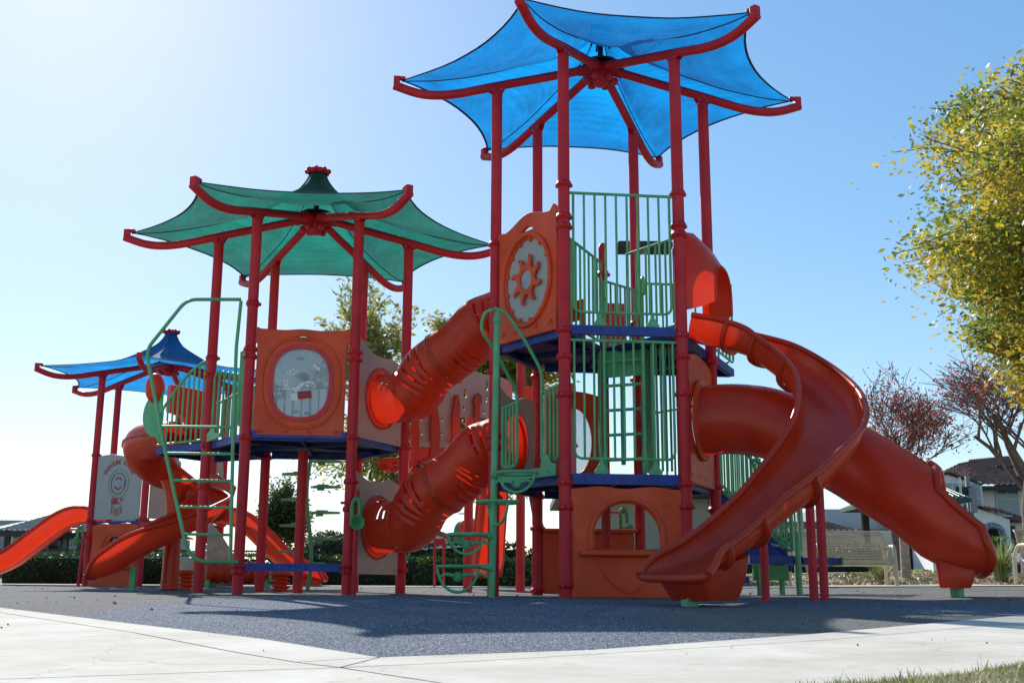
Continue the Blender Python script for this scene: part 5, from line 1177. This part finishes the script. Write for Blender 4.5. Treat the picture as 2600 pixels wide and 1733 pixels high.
# planting bed
def scatter(name, poly_fn, n, lm, ls, seed, kind='stuff', up=.5, asp=1.6, label=None, cat=None):
    rnd = random.Random(seed); q = MB(); k = 0
    while k < n:
        p = poly_fn(rnd)
        if p is None: continue
        k += 1; leaf(q, V((p[0], p[1], g(p[0], p[1])-.03+p[2])), ls*rnd.uniform(.5, 1.5), rnd, V((0, 0, up)), asp)
    o = q.build(name, lm, center=False); o['kind'] = kind; o['label'] = label; o['category'] = cat; return o
def bed(r):
    x = r.uniform(2.6, 13); y = r.uniform(20.4, 24.3); 
    if y < 20.0+.2*max(0, 5-x)+.0 or y > 22.9+.42*min(4, max(0, x-2.6)): return None
    d = noise.noise(V((x*1.1, y*1.3, 0))); 
    if r.random() > .35+.9*d: return None
    return x, y, r.uniform(0, .03+.14*max(0, d))
scatter('ground_cover', bed, 9000, LGC, .05, 5, label='low green ground cover and fallen leaves behind the bench', cat='ground cover')
MULCH = mat('leaf_litter', (.26, .18, .12), .95, .35, 25, bump=.6, bscale=60)
sheet('planting_bed', [(2.3, 21.4), (4.9, 20.4), (9, 19.7), (16, 18.7), (16, 25.5), (6, 24.5), (2.6, 22.8)], .0, MULCH)
def lawn(r):
    x = r.uniform(1.0, 12); y = r.uniform(27.5, 34); return x, y, r.uniform(0, .05)
scatter('lawn_grass', lawn, 6000, LGR, .09, 6, label='strip of lawn beyond the side path', cat='grass')
def tuft(c, h, n, seed, label):
    rnd = random.Random(seed); z0 = g(*c); t = thing('grass_tuft', (c[0], c[1], z0), label, 'grass tuft'); q = MB()
    for _ in range(n):
        a = rnd.uniform(0, 2*PI); l = h*rnd.uniform(.5, 1.1); s = rnd.uniform(.1, .75); d = V((math.cos(a), math.sin(a), 0)); b = V((c[0], c[1], z0))+d*rnd.uniform(0, .12)
        P = [b+d*s*l*t_*t_+V((0, 0, l*t_*(1-.35*s*t_))) for t_ in (0, .4, .75, 1)]; w = V((-d.y, d.x, 0))*.006
        q.add([P[0]-w, P[0]+w, P[1]-w, P[1]+w, P[2]-w*.7, P[2]+w*.7, P[3]], [(0, 1, 3, 2), (2, 3, 5, 4), (4, 5, 6)])
    q.build('blades', LGR, t)
tuft((X_(2545, 22), 22), .85, 420, 3, 'large spiky ornamental grass clump right of the tube slide exit')
tuft((X_(2240, 21.2), 21.2), .52, 240, 4, 'small dry grass clump under the bench')
# foreground grass corner
ge = [V(p) for p in grass_edge]
sheet('soil_strip', [tuple(p) for p in ge]+[tuple(far_), (far_.x+1, -8), (near_.x, -8), tuple(near_)], .004, mat('lawn_soil', (.14, .11, .07), .95, .4, 40, bump=.6))
rnd = random.Random(77); q = MB()
cnt = 0
while cnt < 26000:
    y = rnd.uniform(2.9, 6.2); x = rnd.uniform(.24, .52)*y
    # which side of the edge line
    def inside(x, y):
        P = [near_]+ge+[far_]
        for a, b in zip(P, P[1:]):
            if min(a.x, b.x) <= x <= max(a.x, b.x): return y < a.y+(b.y-a.y)*(x-a.x)/(b.x-a.x)
        return False
    off = .05*noise.noise(V((x*6, y*6, 0)))+rnd.gauss(0, .015)
    if not inside(x, y-off): continue
    cnt += 1; z0 = g(x, y)-.008; a = rnd.uniform(0, 2*PI); l = rnd.uniform(.012, .045)*(1.9 if rnd.random() < .03 else 1); s = rnd.uniform(.1, 1.0); d = V((math.cos(a), math.sin(a), 0)); b = V((x, y, z0))
    P = [b+d*s*l*t_*t_+V((0, 0, l*t_*(1-.4*s*t_))) for t_ in (0, .5, 1)]; w = V((-d.y, d.x, 0))*rnd.uniform(.0012, .0026)
    q.add([P[0]-w, P[0]+w, P[1]-w, P[1]+w, P[2]], [(0, 1, 3, 2), (2, 3, 4)])
o = q.build('grass', LGR, center=False); tag(o, 'patch of short lawn grass at the bottom right corner', 'grass', kind='stuff')
# stray leaf litter
LLIT = leafmat('dry_leaf_litter', [(.10, .06, .03), (.22, .13, .06), (.34, .22, .10)], .1, .8)
rnd = random.Random(5); q = MB()
for _ in range(420):
    y = rnd.uniform(4.5, 20); x = rnd.uniform(-.5, .45)*y; leaf(q, V((x, y, g(x, y)+.006)), rnd.uniform(.012, .04)*(.5 if y < 8 else 1), rnd, V((0, 0, .1)), 1.6)
o = q.build('fallen_leaves', LLIT, center=False); tag(o, 'dry leaves scattered over the rubber surface', 'fallen leaves', kind='stuff')
# ------------------------------------------------------------------ fence on the left
t = thing('metal_fence', (X_(300, 25.5), 25.5, g(-9, 25.5)), 'black metal picket fence behind the dark hedge at left', 'fence')
xa, xb = X_(-60, 25.5), X_(660, 25.5); z0 = .15
q = MB()
for z in (.12, .60, .70): q.box(((xa+xb)/2, 25.5, z0+z), (xb-xa, .03, .035))
q.build('rail', DARK, t)
q = MB(); k = int((xb-xa)/.11)
for i in range(k): q.box((xa+(xb-xa)*i/k, 25.5, z0+.36), (.016, .016, .72))
o = q.build('picket', DARK, t); o['kind'] = 'stuff'
for i in range(4):
    q = MB(); x = xa+(xb-xa)*(i+.5)/4; q.box((x, 25.5, z0+.38), (.06, .06, .8)); q.box((x, 25.5, z0+.8), (.075, .075, .02)); q.build('fence_post', DARK, t)
t = thing('metal_fence', (X_(1995, 34), 34, .3), 'short dark fence section behind the left end of the bench', 'fence')
q = MB(); x0, x1 = X_(1370, 34), X_(2030, 34)
q.box(((x0+x1)/2, 34, 1.15), (x1-x0, .08, .12)); 
for k in range(12): q.box((x0+(x1-x0)*(k+.5)/12, 34, .7), (.06, .05, .9))
q.build('rails', DARK, t)
# ------------------------------------------------------------------ buildings
def stucco(n, c): return mat(n, c, .92, .06, 1.2, bump=.25, bscale=70)
WSTUC = stucco('white_stucco', (.84, .83, .80)); GSTUC = stucco('grey_stucco', (.30, .29, .30)); CSTUC = stucco('cream_stucco', (.46, .42, .35)); TSTUC = stucco('tan_stucco', (.42, .38, .31))
TILE = mat('brown_roof_tile', (.24, .13, .10), .95, spec=.08, var=.35, scale=3.5, bump=.2, bscale=40); TILG = mat('grey_roof_tile', (.46, .40, .33), .95, spec=.08, var=.25, scale=4, bump=.2, bscale=40)
SHUT = mat('dark_shutter_paint', (.03, .035, .035), .6, .1, 8)
TRIM = mat('white_trim', (.66, .65, .62), .6, .04, 5)
def roofplane(par, a, b, c, d, m, pitch=.28, course=.42, name='roof'):
    """a,b eave corners, d,c ridge corners (a-d, b-c slopes); pan tiles as real corrugation"""
    a, b, c, d = V(a), V(b), V(c), V(d); L = (b-a).length; Sl = ((d-a).length+(c-b).length)/2
    nu = max(6, int(L/pitch*6)); nvv = max(3, int(Sl/course)); nrm = (b-a).cross(d-a).normalized()
    if nrm.z < 0: nrm = -nrm
    rows = []
    for j in range(nvv):
        for e in (0.0, .97):
            v = min(1, (j+e)/nvv); row = []
            for i in range(nu+1):
                u = i/nu; p = a.lerp(b, u).lerp(d.lerp(c, u), v); row.append(p+nrm*(.045*abs(math.sin(PI*u*L/pitch*1.0))+.05*(1-e)))
            rows.append(row)
    q = MB(); q.grid(rows); return q.build(name, m, par, solid=.0)
def wallbox(par, x0, x1, y0, y1, z0, z1, m, name='wall'):
    q = MB(); q.box(((x0+x1)/2, (y0+y1)/2, (z0+z1)/2), (x1-x0, y1-y0, z1-z0)); return q.build(name, m, par)
def window(par, x, y, z, w, h, shutters=False, frame=TRIM, mull=1, sill=True):
    q = MB(); q.box((x, y-.03, z), (w+.14, .08, h+.14)); fr_ = q.build('window', frame, par, bevel=.01)
    q = MB(); k = mull+1
    for i in range(k): q.box((x-w/2+w*(i+.5)/k, y-.075, z), (w/k-.05, .02, h-.03))
    q.build('pane', GLASS, fr_)
    q = MB(); q.box((x, y-.09, z+.0), (w, .02, .035)); q.build('glazing_bar', frame, fr_)
    if sill: q = MB(); q.box((x, y-.09, z-h/2-.11), (w+.3, .14, .08)); q.build('sill', frame, fr_, bevel=.01)
    if shutters:
        for s in (-1, 1):
            q = MB(); q.box((x+s*(w/2+.26), y-.05, z), (.32, .05, h+.1))
            for j in range(9): q.box((x+s*(w/2+.26), y-.08, z-h/2+.1+(h-.2)*j/8), (.25, .02, .05))
            q.build('shutter', SHUT, fr_)
    return fr_
# left house, 60 m away
YH = 60.0
ax = lambda px, Y=YH: at(px, 1400, Y).x
az = lambda py, Y=YH, px=1300: at(px, py, Y).z
H1 = thing('house', (ax(170), YH, .5), 'grey two-storey house with tile roof and dark shutters at the far left', 'house')
wallbox(H1, ax(8), ax(95), YH, YH+9, .3, az(1350, YH, 100), CSTUC)
wallbox(H1, ax(95)-.3, ax(345), YH+1.5, YH+10, .3, az(1350, YH, 100), GSTUC)
ze = az(1350, YH, 100); zr = az(1292, YH+5, 100)
A0, A1 = V((ax(-6), YH-.7, ze)), V((ax(92), YH-.7, ze)); Rg = V((ax(178, YH+5), YH+5, zr)); Rg2 = V((ax(300, YH+5), YH+5.5, zr))
roofplane(H1, A0, A1, Rg, Rg, TILG); roofplane(H1, A1, V((ax(360), YH+.8, ze)), Rg2, Rg, TILG); roofplane(H1, V((ax(-6), YH+10, ze)), A0, Rg, Rg, TILG)
roofplane(H1, V((ax(360), YH+10.5, ze)), V((ax(-6), YH+10.5, ze)), Rg, Rg2, TILG)
q = MB(); q.box(((A0.x+A1.x)/2, YH-.72, ze-.12), (A1.x-A0.x, .08, .28)); q.box(((A1.x+ax(360))/2, YH+.78, ze-.12), (ax(360)-A1.x, .08, .28)); q.tube([A1, Rg], .12, 8); q.build('fascia', SHUT, H1)
window(H1, ax(45), YH, az(1378, YH, 45), .62, 1.25, True); window(H1, ax(178), YH+1.5, az(1380, YH, 178), 1.35, 1.15, False, SHUT, 1); window(H1, ax(283), YH+1.5, az(1378, YH, 283), .8, 1.25, True)
window(H1, ax(98), YH+1.5, az(1365, YH, 98), 1.1, .7, False, SHUT)
q = MB(); q.box((ax(160), YH-1.8, az(1416, YH, 100)), (12, 3.2, .12)); q.build('porch_roof', TILG, H1)
for px in (35, 110, 170, 215, 260): q = MB(); q.box((ax(px), YH-3.2, .9), (.2, .2, 2.2)); q.build('porch_post', SHUT, H1)
H2 = thing('house', (ax(-10, 66), 66, .5), 'sliver of a neighbouring tiled house at the left edge', 'house')
wallbox(H2, ax(-80, 66), ax(-2, 66), 66, 74, .3, az(1340, 66, 0), GSTUC)
roofplane(H2, (ax(-80, 66), 65.3, az(1340, 66, 0)), (ax(5, 66), 65.3, az(1340, 66, 0)), (ax(-8, 66), 70, az(1312, 66, 0)), (ax(-80, 66), 70, az(1312, 66, 0)), TILG)
# white building in the middle distance
YM = 48.
H3 = thing('house', (X_(1110, YM), YM, .5), 'white building with a sloping roof behind the hedges in the middle', 'house')
q = MB(); P = [(970, 1430), (970, 1370), (1110, 1352), (1185, 1385), (1240, 1392), (1240, 1430)]
vs = [at(px, py, YM) for px, py in P]; vs[0].z = vs[-1].z = .3
q.add(vs+[v+V((0, 8, 0)) for v in vs], [tuple(range(6)), (1, 2, 8, 7), (2, 3, 9, 8), (3, 4, 10, 9), (0, 1, 7, 6), (4, 5, 11, 10)]); q.build('wall', WSTUC, H3)
q = MB(); e = [at(1100, 1351, YM), at(1188, 1384, YM), at(1242, 1390, YM)]; q.tube([p+V((0, -.1, .06)) for p in e], .12, 6); q.build('roof_edge', TILE, H3)
window(H3, X_(1138, YM), YM, az(1410, YM, 1138), .7, .35, False, SHUT, 1, False); window(H3, X_(1105, YM), YM, az(1405, YM, 1105), .5, .3, False, SHUT, 0, False)
# tan park building behind the playhouse window
YB = 38.
H4 = thing('park_building', (X_(1580, YB), YB, .4), 'tan flat park building seen through the playhouse window', 'building')
x0, x1 = X_(1452, YB), X_(1900, YB); wallbox(H4, x0, x1, YB, YB+6, .2, zat(1262, YB), TSTUC)
q = MB(); q.box(((x0+x1)/2, YB+3, zat(1262, YB)+.1), (x1-x0+1.0, 7.0, .22)); q.build('roof', SHUT, H4)
window(H4, X_(1478, YB), YB, zat(1308, YB), .55, .5, False, SHUT, 0, False)
# right white house
YR = 52.
rx = lambda px, Y=YR: at(px, 1300, Y).x
rz = lambda py, px=2500, Y=YR: at(px, py, Y).z
H5 = thing('house', (rx(2500), YR, .5), 'white stucco two-storey house with brown tile roof and arched entrance at the right', 'house')
wallbox(H5, rx(2365), rx(2478), YR+.5, YR+9, .3, rz(1228), WSTUC)
q = MB(); f_ = V((rx(2362), YR, 0)); 
gp_ = [(rx(2362), .3), (rx(2362), rz(1226)), (rx(2362)+.0, rz(1222)), (rx(2413), rz(1204)), (rx(2484), rz(1226)), (rx(2486), .3)]
vs, fs = shape([gp_], .4); q.add([V((v.x, YR+.3+v.z, v.y)) for v in vs], fs); q.build('gable_wall', WSTUC, H5)
wallbox(H5, rx(2486), rx(2720), YR+1.6, YR+10, .3, rz(1232, 2600), WSTUC)
zt_ = rz(1226)
roofplane(H5, (rx(2352), YR-.05, rz(1226)), (rx(2352), YR+7, rz(1226)), (rx(2413), YR+7, rz(1199)), (rx(2413), YR-.05, rz(1199)), TILE)
roofplane(H5, (rx(2495), YR+7, rz(1230)), (rx(2495), YR-.05, rz(1230)), (rx(2413), YR-.05, rz(1199)), (rx(2413), YR+7, rz(1199)), TILE)
roofplane(H5, (rx(2487), YR+.8, rz(1231, 2600)), (rx(2740), YR+.8, rz(1226, 2600)), (rx(2740), YR+7, rz(1158, 2600, YR+7)), (rx(2470, YR+7), YR+7, rz(1168, 2600, YR+7)), TILE)
roofplane(H5, (rx(2380), YR+4, rz(1226)), (rx(2490), YR+.8, rz(1231)), (rx(2500, YR+7), YR+7, rz(1167, 2600, YR+7)), (rx(2450, YR+7), YR+7, rz(1177, 2600, YR+7)), TILE)
q = MB(); q.box(((rx(2487)+rx(2720))/2, YR+.78, rz(1231, 2600)-.08), (rx(2720)-rx(2487), .1, .22)); q.tube([(rx(2413), YR-.05, rz(1199)), (rx(2497), YR-.05, rz(1230))], .06, 6); q.tube([(rx(2413), YR-.05, rz(1199)), (rx(2350), YR-.05, rz(1227))], .06, 6); q.build('fascia', SHUT, H5)
# entrance wing with arch
YW = YR-1.2
rw = lambda px: at(px, 1350, YW).x
zw = lambda py: at(2520, py, YW).z
ar = [(rw(2494), .3), (rw(2494), zw(1370))]+[((rw(2494)+rw(2547))/2-(rw(2547)-rw(2494))/2*math.cos(PI*k/18), zw(1358)+(zw(1333)-zw(1358))*math.sin(PI*k/18)) for k in range(19)]+[(rw(2547), zw(1370)), (rw(2547), .3)]
wl = [(rw(2486), .28), (rw(2486), zw(1290)), (rw(2566), zw(1318)), (rw(2566), .28)]
loop_ = wl[:1]+wl[1:3]+wl[3:]+[(rw(2547), .28)]+ar[::-1][1:-1]+[(rw(2494), .28)]
q = MB(); vs, fs = shape([loop_], .4); q.add([V((v.x, YW+.2+v.z, v.y)) for v in vs], fs); w_ = q.build('entrance_wall', WSTUC, H5)
TILEB = mat('blue_grey_arch_tile', (.22, .26, .32), .5, .5, 9)
q = MB(); q.tube([(a, YW-.02, b) for a, b in ar], .13, 8); q.build('arch_surround', TILEB, w_)
wallbox(H5, rw(2486), rw(2566), YR+.2, YR+.35, .3, zw(1300), mat('porch_shade_stucco', (.60, .55, .48), .9, .05, 2)); q = MB(); q.box((rw(2540), YR-.1, 1.6), (.9, .1, 2.4)); q.build('door', SHUT, H5)
roofplane(H5, (rw(2484), YW-.4, zw(1290)), (rw(2604), YW-.4, zw(1322)), (rw(2604), YR+1.5, zw(1300)+.3), (rw(2484), YR+1.5, zw(1277)+.3), TILE)
wallbox(H5, rw(2566)+.02, rw(2700), YW+.6, YR+1.5, .3, zw(1322), WSTUC)
roofplane(H5, (rw(2562), YW+.1, zw(1328)), (rw(2700), YW+.1, zw(1328)), (rw(2700), YR+1.5, zw(1300)), (rw(2562), YR+1.5, zw(1306)), TILE)
q = MB(); q.box((rw(2600), YW+.56, 1.5), (1.0, .1, 2.4)); q.build('door', SHUT, H5)
q = MB(); p = at(2572, 1356, YW+.4); q.box(p, (.28, .2, .5)); q.box(p+V((0, 0, .32)), (.2, .15, .12)); q.build('wall_lantern', DARK, H5)
window(H5, rx(2440), YR, rz(1264), 1.9, 1.35, False, TRIM, 2); window(H5, rx(2375), YR, rz(1290), .5, 1.4, False, TRIM, 0); window(H5, rx(2600), YR+1.6, rz(1260, 2600), 1.0, 1.5, False, TRIM, 1)
for px in (2540, 2565): q = MB(); p = at(px, 1196, YR+4); q.tube([p-V((0, 0, .3)), p+V((0, 0, .25))], .09, 8); q.tube([p+V((-.2, 0, .25)), p+V((.2, 0, .25))], .06, 8); q.build('roof_vent', SHUT, H5)
# neighbour house behind the slide
H6 = thing('house', (rx(2150), 56, .5), 'blue grey house with low tiled roof behind the bench', 'house')
wallbox(H6, rx(1930, 56), rx(2290, 56), 56, 64, .3, rz(1345, 2100, 56), CSTUC)
roofplane(H6, (rx(1925, 56), 55.3, rz(1350, 2100, 56)), (rx(2165, 56), 55.3, rz(1350, 2100, 56)), (rx(2120, 56), 58, rz(1325, 2100, 58)), (rx(1925, 56), 58, rz(1325, 2100, 58)), TILE)
wallbox(H6, rx(2080, 58), rx(2330, 58), 58.5, 66, .3, rz(1290, 2100, 58), mat('blue_grey_stucco', (.36, .42, .45), .9, .05, 2, bump=.2))
roofplane(H6, (rx(2165, 56), 57.3, rz(1352, 2100, 57)), (rx(2330, 56), 57.3, rz(1352, 2100, 57)), (rx(2330, 56), 59, rz(1338, 2100, 58)), (rx(2165, 56), 59, rz(1338, 2100, 58)), TILE)
q = MB(); q.box((rx(2045, 56), 55.25, rz(1356, 2100, 56)), (rx(2165, 56)-rx(1925, 56), .1, .2)); q.build('fascia', TRIM, H6)
# pavilion
YP = 34.
T2 = thing('pavilion', (rx(2330, YP), YP, .4), 'park shelter with a dark green ribbed metal roof behind the tube slide exit', 'pavilion')
GMET = mat('green_metal_roof', (.02, .06, .05), .35, .1, 5, metal=.3)
q = MB(); a, b = at(2230, 1268, YP), at(2433, 1268, YP); ap1 = at(2330, 1236, YP+1.5)
cpl = [(a.x, YP-1, a.z), (b.x, YP-1, a.z), (b.x, YP+4, a.z), (a.x, YP+4, a.z)]; top_ = [(ap1.x-.2, YP+1.5, ap1.z+.25), (ap1.x+.2, YP+1.5, ap1.z+.25)]
V_ = [V(p) for p in cpl]+[V(p) for p in top_]
q.add(V_+[v-V((0, 0, .12)) for v in V_], [(0, 1, 5, 4), (1, 2, 5), (2, 3, 4, 5), (3, 0, 4), (6, 7, 11, 10), (7, 8, 11), (8, 9, 10, 11), (9, 6, 10), (0, 1, 7, 6), (1, 2, 8, 7), (2, 3, 9, 8), (3, 0, 6, 9)])
for k in range(1, 14):
    t_ = k/14; e0 = V_[0].lerp(V_[1], t_); e1 = V_[4].lerp(V_[5], t_); q.tube([e0+V((0, 0, .03)), e1+V((0, 0, .03))], .03, 6)
for k in range(1, 10): t_ = k/10; e0 = V_[1].lerp(V_[2], t_); q.tube([e0+V((0, 0, .03)), V_[5]+V((0, 0, .03))], .03, 6)
q.build('roof', GMET, T2)
for x, y in ((at(2388, 1300, YP).x, YP), (a.x+.5, YP), (at(2388, 1300, YP).x, YP+3), (a.x+.5, YP+3)): q = MB(); q.box((x, y, a.z/2+.2), (.2, .2, a.z-.4)); q.build('shelter_post', SHUT, T2)
# signs and poles
def signpost(x, y, h, label, blue=True):
    z0 = g(x, y); t = thing('sign_post', (x, y, z0), label, 'sign'); q = MB(); q.tube([(x, y, z0-.05), (x, y, z0+h)], .03, 10); q.build('pole', STEEL, t); return t, z0
YS = 36.; sx = at(2445, 1320, YS).x
t, z0 = signpost(sx, YS, 3.0, 'accessible parking sign on a thin pole in front of the white house')
p = at(2446, 1308, YS-.05); SB = mat('sign_blue', (.02, .12, .55), .5, .05, 5)
q = MB(); q.box((p.x, p.y, p.z), (.30, .012, .46)); sp_ = q.build('sign_plate', SB, t)
q = MB(); M0 = lambda lp: q.add([V((p.x+v.x, p.y-.012+v.z*0-.001*(1 if v.z > 0 else 0), p.z+v.y)) for v in shape(lp, .004)[0]], shape(lp, .004)[1])
M0([circ(-.01, .15, .022, n=12)]); M0([[(-.03, .12), (.0, .12), (.01, .05), (.06, .05), (.09, -.03), (.07, -.04), (.045, .02), (-.03, .02)]]); M0([circ(-.005, .0, .075, n=20), circ(-.005, .0, .058, n=20)[::-1]]); M0([rrect(-.06, -.17, .06, -.13, .004)])
q.build('wheelchair_symbol', WHITE, sp_)
t = thing('light_pole', (at(2462, 1300, YS+2).x, YS+2, .4), 'grey square pole with a cabinet behind the parking sign', 'pole'); x = at(2462, 1300, YS+2).x
q = MB(); q.box((x, YS+2, 2.0), (.12, .12, 3.6)); q.build('pole', GSTUC, t); q = MB(); a_ = at(2470, 1270, YS+2); q.box((a_.x-.05, YS+1.9, a_.z), (.22, .2, .8)); q.build('box', GSTUC, t, bevel=.02)
q = MB(); a_ = at(2445, 1246, YS+2); q.box((a_.x, YS+1.95, a_.z), (.55, .06, .28)); q.build('dark_panel', SHUT, t)
t = thing('trash_bin', (at(2478, 1380, 33).x, 33, .4), 'tall dark bin partly hidden by the tube slide exit', 'bin'); q = MB(); a_ = at(2478, 1345, 33); q.lathe([(.27, .25), (.3, .4), (.3, a_.z-.12), (.26, a_.z-.05), (.26, a_.z)], (a_.x, 33, 0), 20); q.build('body', SHUT, t); q = MB(); q.lathe([(.3, a_.z), (.31, a_.z+.04), (.2, a_.z+.1), (.001, a_.z+.12)], (a_.x, 33, 0), 20); q.build('lid', DARK, t)
def lamp(x, y, h, label, style):
    z0 = g(x, y); t = thing('street_lamp', (x, y, z0), label, 'street lamp')
    if style == 'arc':
        q = MB(); q.tube([(x, y, z0), (x, y, z0+h*.75)]+[(x-1.6*math.sin(PI/2*k/8), y, z0+h*.75+h*.25*math.sin(PI/2*min(1, k/6))) for k in range(1, 9)], .06, 8); q.build('pole', STEEL, t)
        q = MB(); q.box((x-1.75, y, z0+h-.03), (.5, .2, .1)); q.build('lamp_head', STEEL, t)
    else:
        q = MB(); q.tube([(x, y, z0), (x, y, z0+h)], .05, 10); q.build('pole', SHUT, t)
        q = MB(); q.box((x-.62, y, z0+h+.02), (1.1, .55, .14)); q.build('lamp_head', SHUT, t, bevel=.03); q = MB(); q.lathe([(.001, -.09), (.12, -.06), (.16, 0)], (x-.72, y, z0+h-.04), 16); q.build('lens', GLASS, t)
p = at(1713, 632, 22); lamp(p.x, 22, p.z-g(p.x, 22), 'dark square park light on a pole behind the tall tower', 'box')
p = at(1228, 1330, 90); lamp(p.x, 90, zat(1303, 90)-g(p.x, 90), 'distant curved street lamp between the tubes', 'arc')
t = thing('parked_car', (at(2610, 1440, 38).x, 38.5, g(12, 38)), 'dark blue car partly cut by the right edge', 'car')
CARP = mat('blue_car_paint', (.02, .03, .20), .2, .05, 3, coat=1); x0 = at(2583, 1440, 38).x; z0 = g(14, 38)
q = MB()
prof = [(0, .35), (.02, .62), (.25, .72), (.9, .80), (1.4, 1.22), (2.7, 1.28), (3.5, .85), (4.3, .75), (4.4, .35)]
vs = [V((x0+a, y, z0+b)) for y in (37.7, 39.3) for a, b in prof]; n = len(prof); q.add(vs, [tuple(range(n))[::-1], tuple(range(n, 2*n))]+[(i, (i+1) % n, n+(i+1) % n, n+i) for i in range(n)]); q.build('body', CARP, t, bevel=.06)
for a in (.85, 3.5):
    q = MB(); q.lathe([(.001, -.1), (.2, -.1), (.32, -.09), (.33, 0), (.32, .09), (.2, .1), (.001, .1)], (x0+a, 37.75, z0+.33), 20, Matrix.Rotation(PI/2, 3, 'X')); w = q.build('wheel', DARK, t); q = MB(); q.lathe([(.001, .0), (.2, 0), (.2, .02), (.001, .03)], (x0+a, 37.63, z0+.33), 14, Matrix.Rotation(PI/2, 3, 'X')); q.build('rim', STEEL, w)
q = MB(); q.add([V((x0+a, 37.68, z0+b)) for a, b in ((1.0, .84), (1.42, 1.16), (2.68, 1.2), (3.2, .88))], [(0, 1, 2, 3)]); q.build('side_window', GLASS, t)
# ------------------------------------------------------------------ bench
def bench(xl, xr, Y, label, rot=0):
    z0 = g((xl+xr)/2, Y); L = xr-xl; cx_ = (xl+xr)/2; cc = V((cx_, Y, z0)); R = Matrix.Rotation(rot, 3, 'Z')
    t = thing('bench', tuple(cc), label, 'bench'); W = lambda x, y, z: cc+R@V((x, y, z))
    prof = cr([(.30, .92), (.24, .88), (.20, .80), (.14, .62), (.06, .46), (-.02, .40), (-.14, .41), (-.28, .42), (-.36, .43), (-.40, .40), (-.39, .35)], 5)
    d = [0]
    for a, b in zip(prof, prof[1:]): d.append(d[-1]+math.dist(a, b))
    q = MB(); N1 = int(L/.030)
    # expanded steel lattice as a perforated strip mesh
    M1 = int(d[-1]/.030); pf = []
    for i in range(M1+1):
        s = d[-1]*i/M1; j = max(k for k in range(len(d)-1) if d[k] <= s+1e-9); u = (s-d[j])/(d[j+1]-d[j]); pf.append((lerp(prof[j][0], prof[j+1][0], u), lerp(prof[j][1], prof[j+1][1], u)))
    for y_, z_ in pf: q.tube([W(-L/2, y_, z_), W(L/2, y_, z_)], .0058, 4, caps=False)
    for i in range(N1+1): x = -L/2+L*i/N1; q.tube([W(x, a, b) for a, b in pf[::2]+[pf[-1]]], .0058, 4, caps=False)
    q.build('mesh_seat', TAN, t)
    q = MB()
    for s in (-1, 1): q.tube([W(s*L/2, a, b) for a, b in prof], .017, 8)
    for k in (0, -1): q.tube([W(-L/2, *prof[k]), W(L/2, *prof[k])], .017, 8)
    q.tube([W(-L/2, -.05, .36), W(L/2, -.05, .36)], .028, 10); q.build('seat_edge_tube', TAN, t)
    for s in (-1, 1):
        q = MB(); x = s*(L/2+.04)
        q.tube(fil([W(x, .28, -.02), W(x, .26, .50), W(x, .10, .66), W(x, -.30, .66), W(x, -.34, .3), W(x, -.34, -.02)], .10), .032, 12); q.build('arm_frame', TAN, t)
bench(at(2022, 1490, 19.6).x, at(2256, 1490, 19.6).x, 19.6, 'tan metal mesh bench under the tube slide', -.05)
bench(at(2606, 1490, 19.2).x, at(2850, 1490, 19.2).x, 19.2, 'second tan bench cut by the right edge')
# ------------------------------------------------------------------ light
az_, el_ = math.radians(-24), math.radians(33)
sd = V((math.sin(az_)*math.cos(el_), math.cos(az_)*math.cos(el_), math.sin(el_)))
sl = bpy.data.lights.new('sun', 'SUN'); so_ = bpy.data.objects.new('sun', sl); COL.objects.link(so_)
sl.energy = 4.6; sl.angle = math.radians(.53); sl.color = (1, .965, .92); so_.rotation_euler = sd.to_track_quat('Z', 'Y').to_euler()
w = bpy.data.worlds.new('World'); S.world = w; w.use_nodes = True; nt = w.node_tree
sk = nt.nodes.new('ShaderNodeTexSky'); sk.sky_type = 'NISHITA'; sk.sun_disc = False; sk.sun_elevation = el_; sk.sun_rotation = az_; sk.air_density = 1.0; sk.dust_density = .25; sk.ozone_density = 2.0
ga = nt.nodes.new('ShaderNodeGamma'); ga.inputs['Gamma'].default_value = .60; nt.links.new(sk.outputs[0], ga.inputs['Color'])
hs = nt.nodes.new('ShaderNodeHueSaturation'); hs.inputs['Saturation'].default_value = 1.62; hs.inputs['Value'].default_value = 1.78
nt.links.new(ga.outputs[0], hs.inputs['Color']); nt.links.new(hs.outputs[0], nt.nodes['Background'].inputs[0]); nt.nodes['Background'].inputs[1].default_value = .12
vs_ = S.view_settings; vs_.view_transform = 'Standard'; vs_.look = 'None'; vs_.gamma = 1; vs_.exposure = .58
S.render.engine = 'CYCLES'; S.cycles.transparent_max_bounces = 12; S.cycles.max_bounces = 8; S.cycles.diffuse_bounces = 4
S.render.resolution_x = 1024; S.render.resolution_y = 682
for o in bpy.data.objects:
    if 'wo' in o: del o['wo']
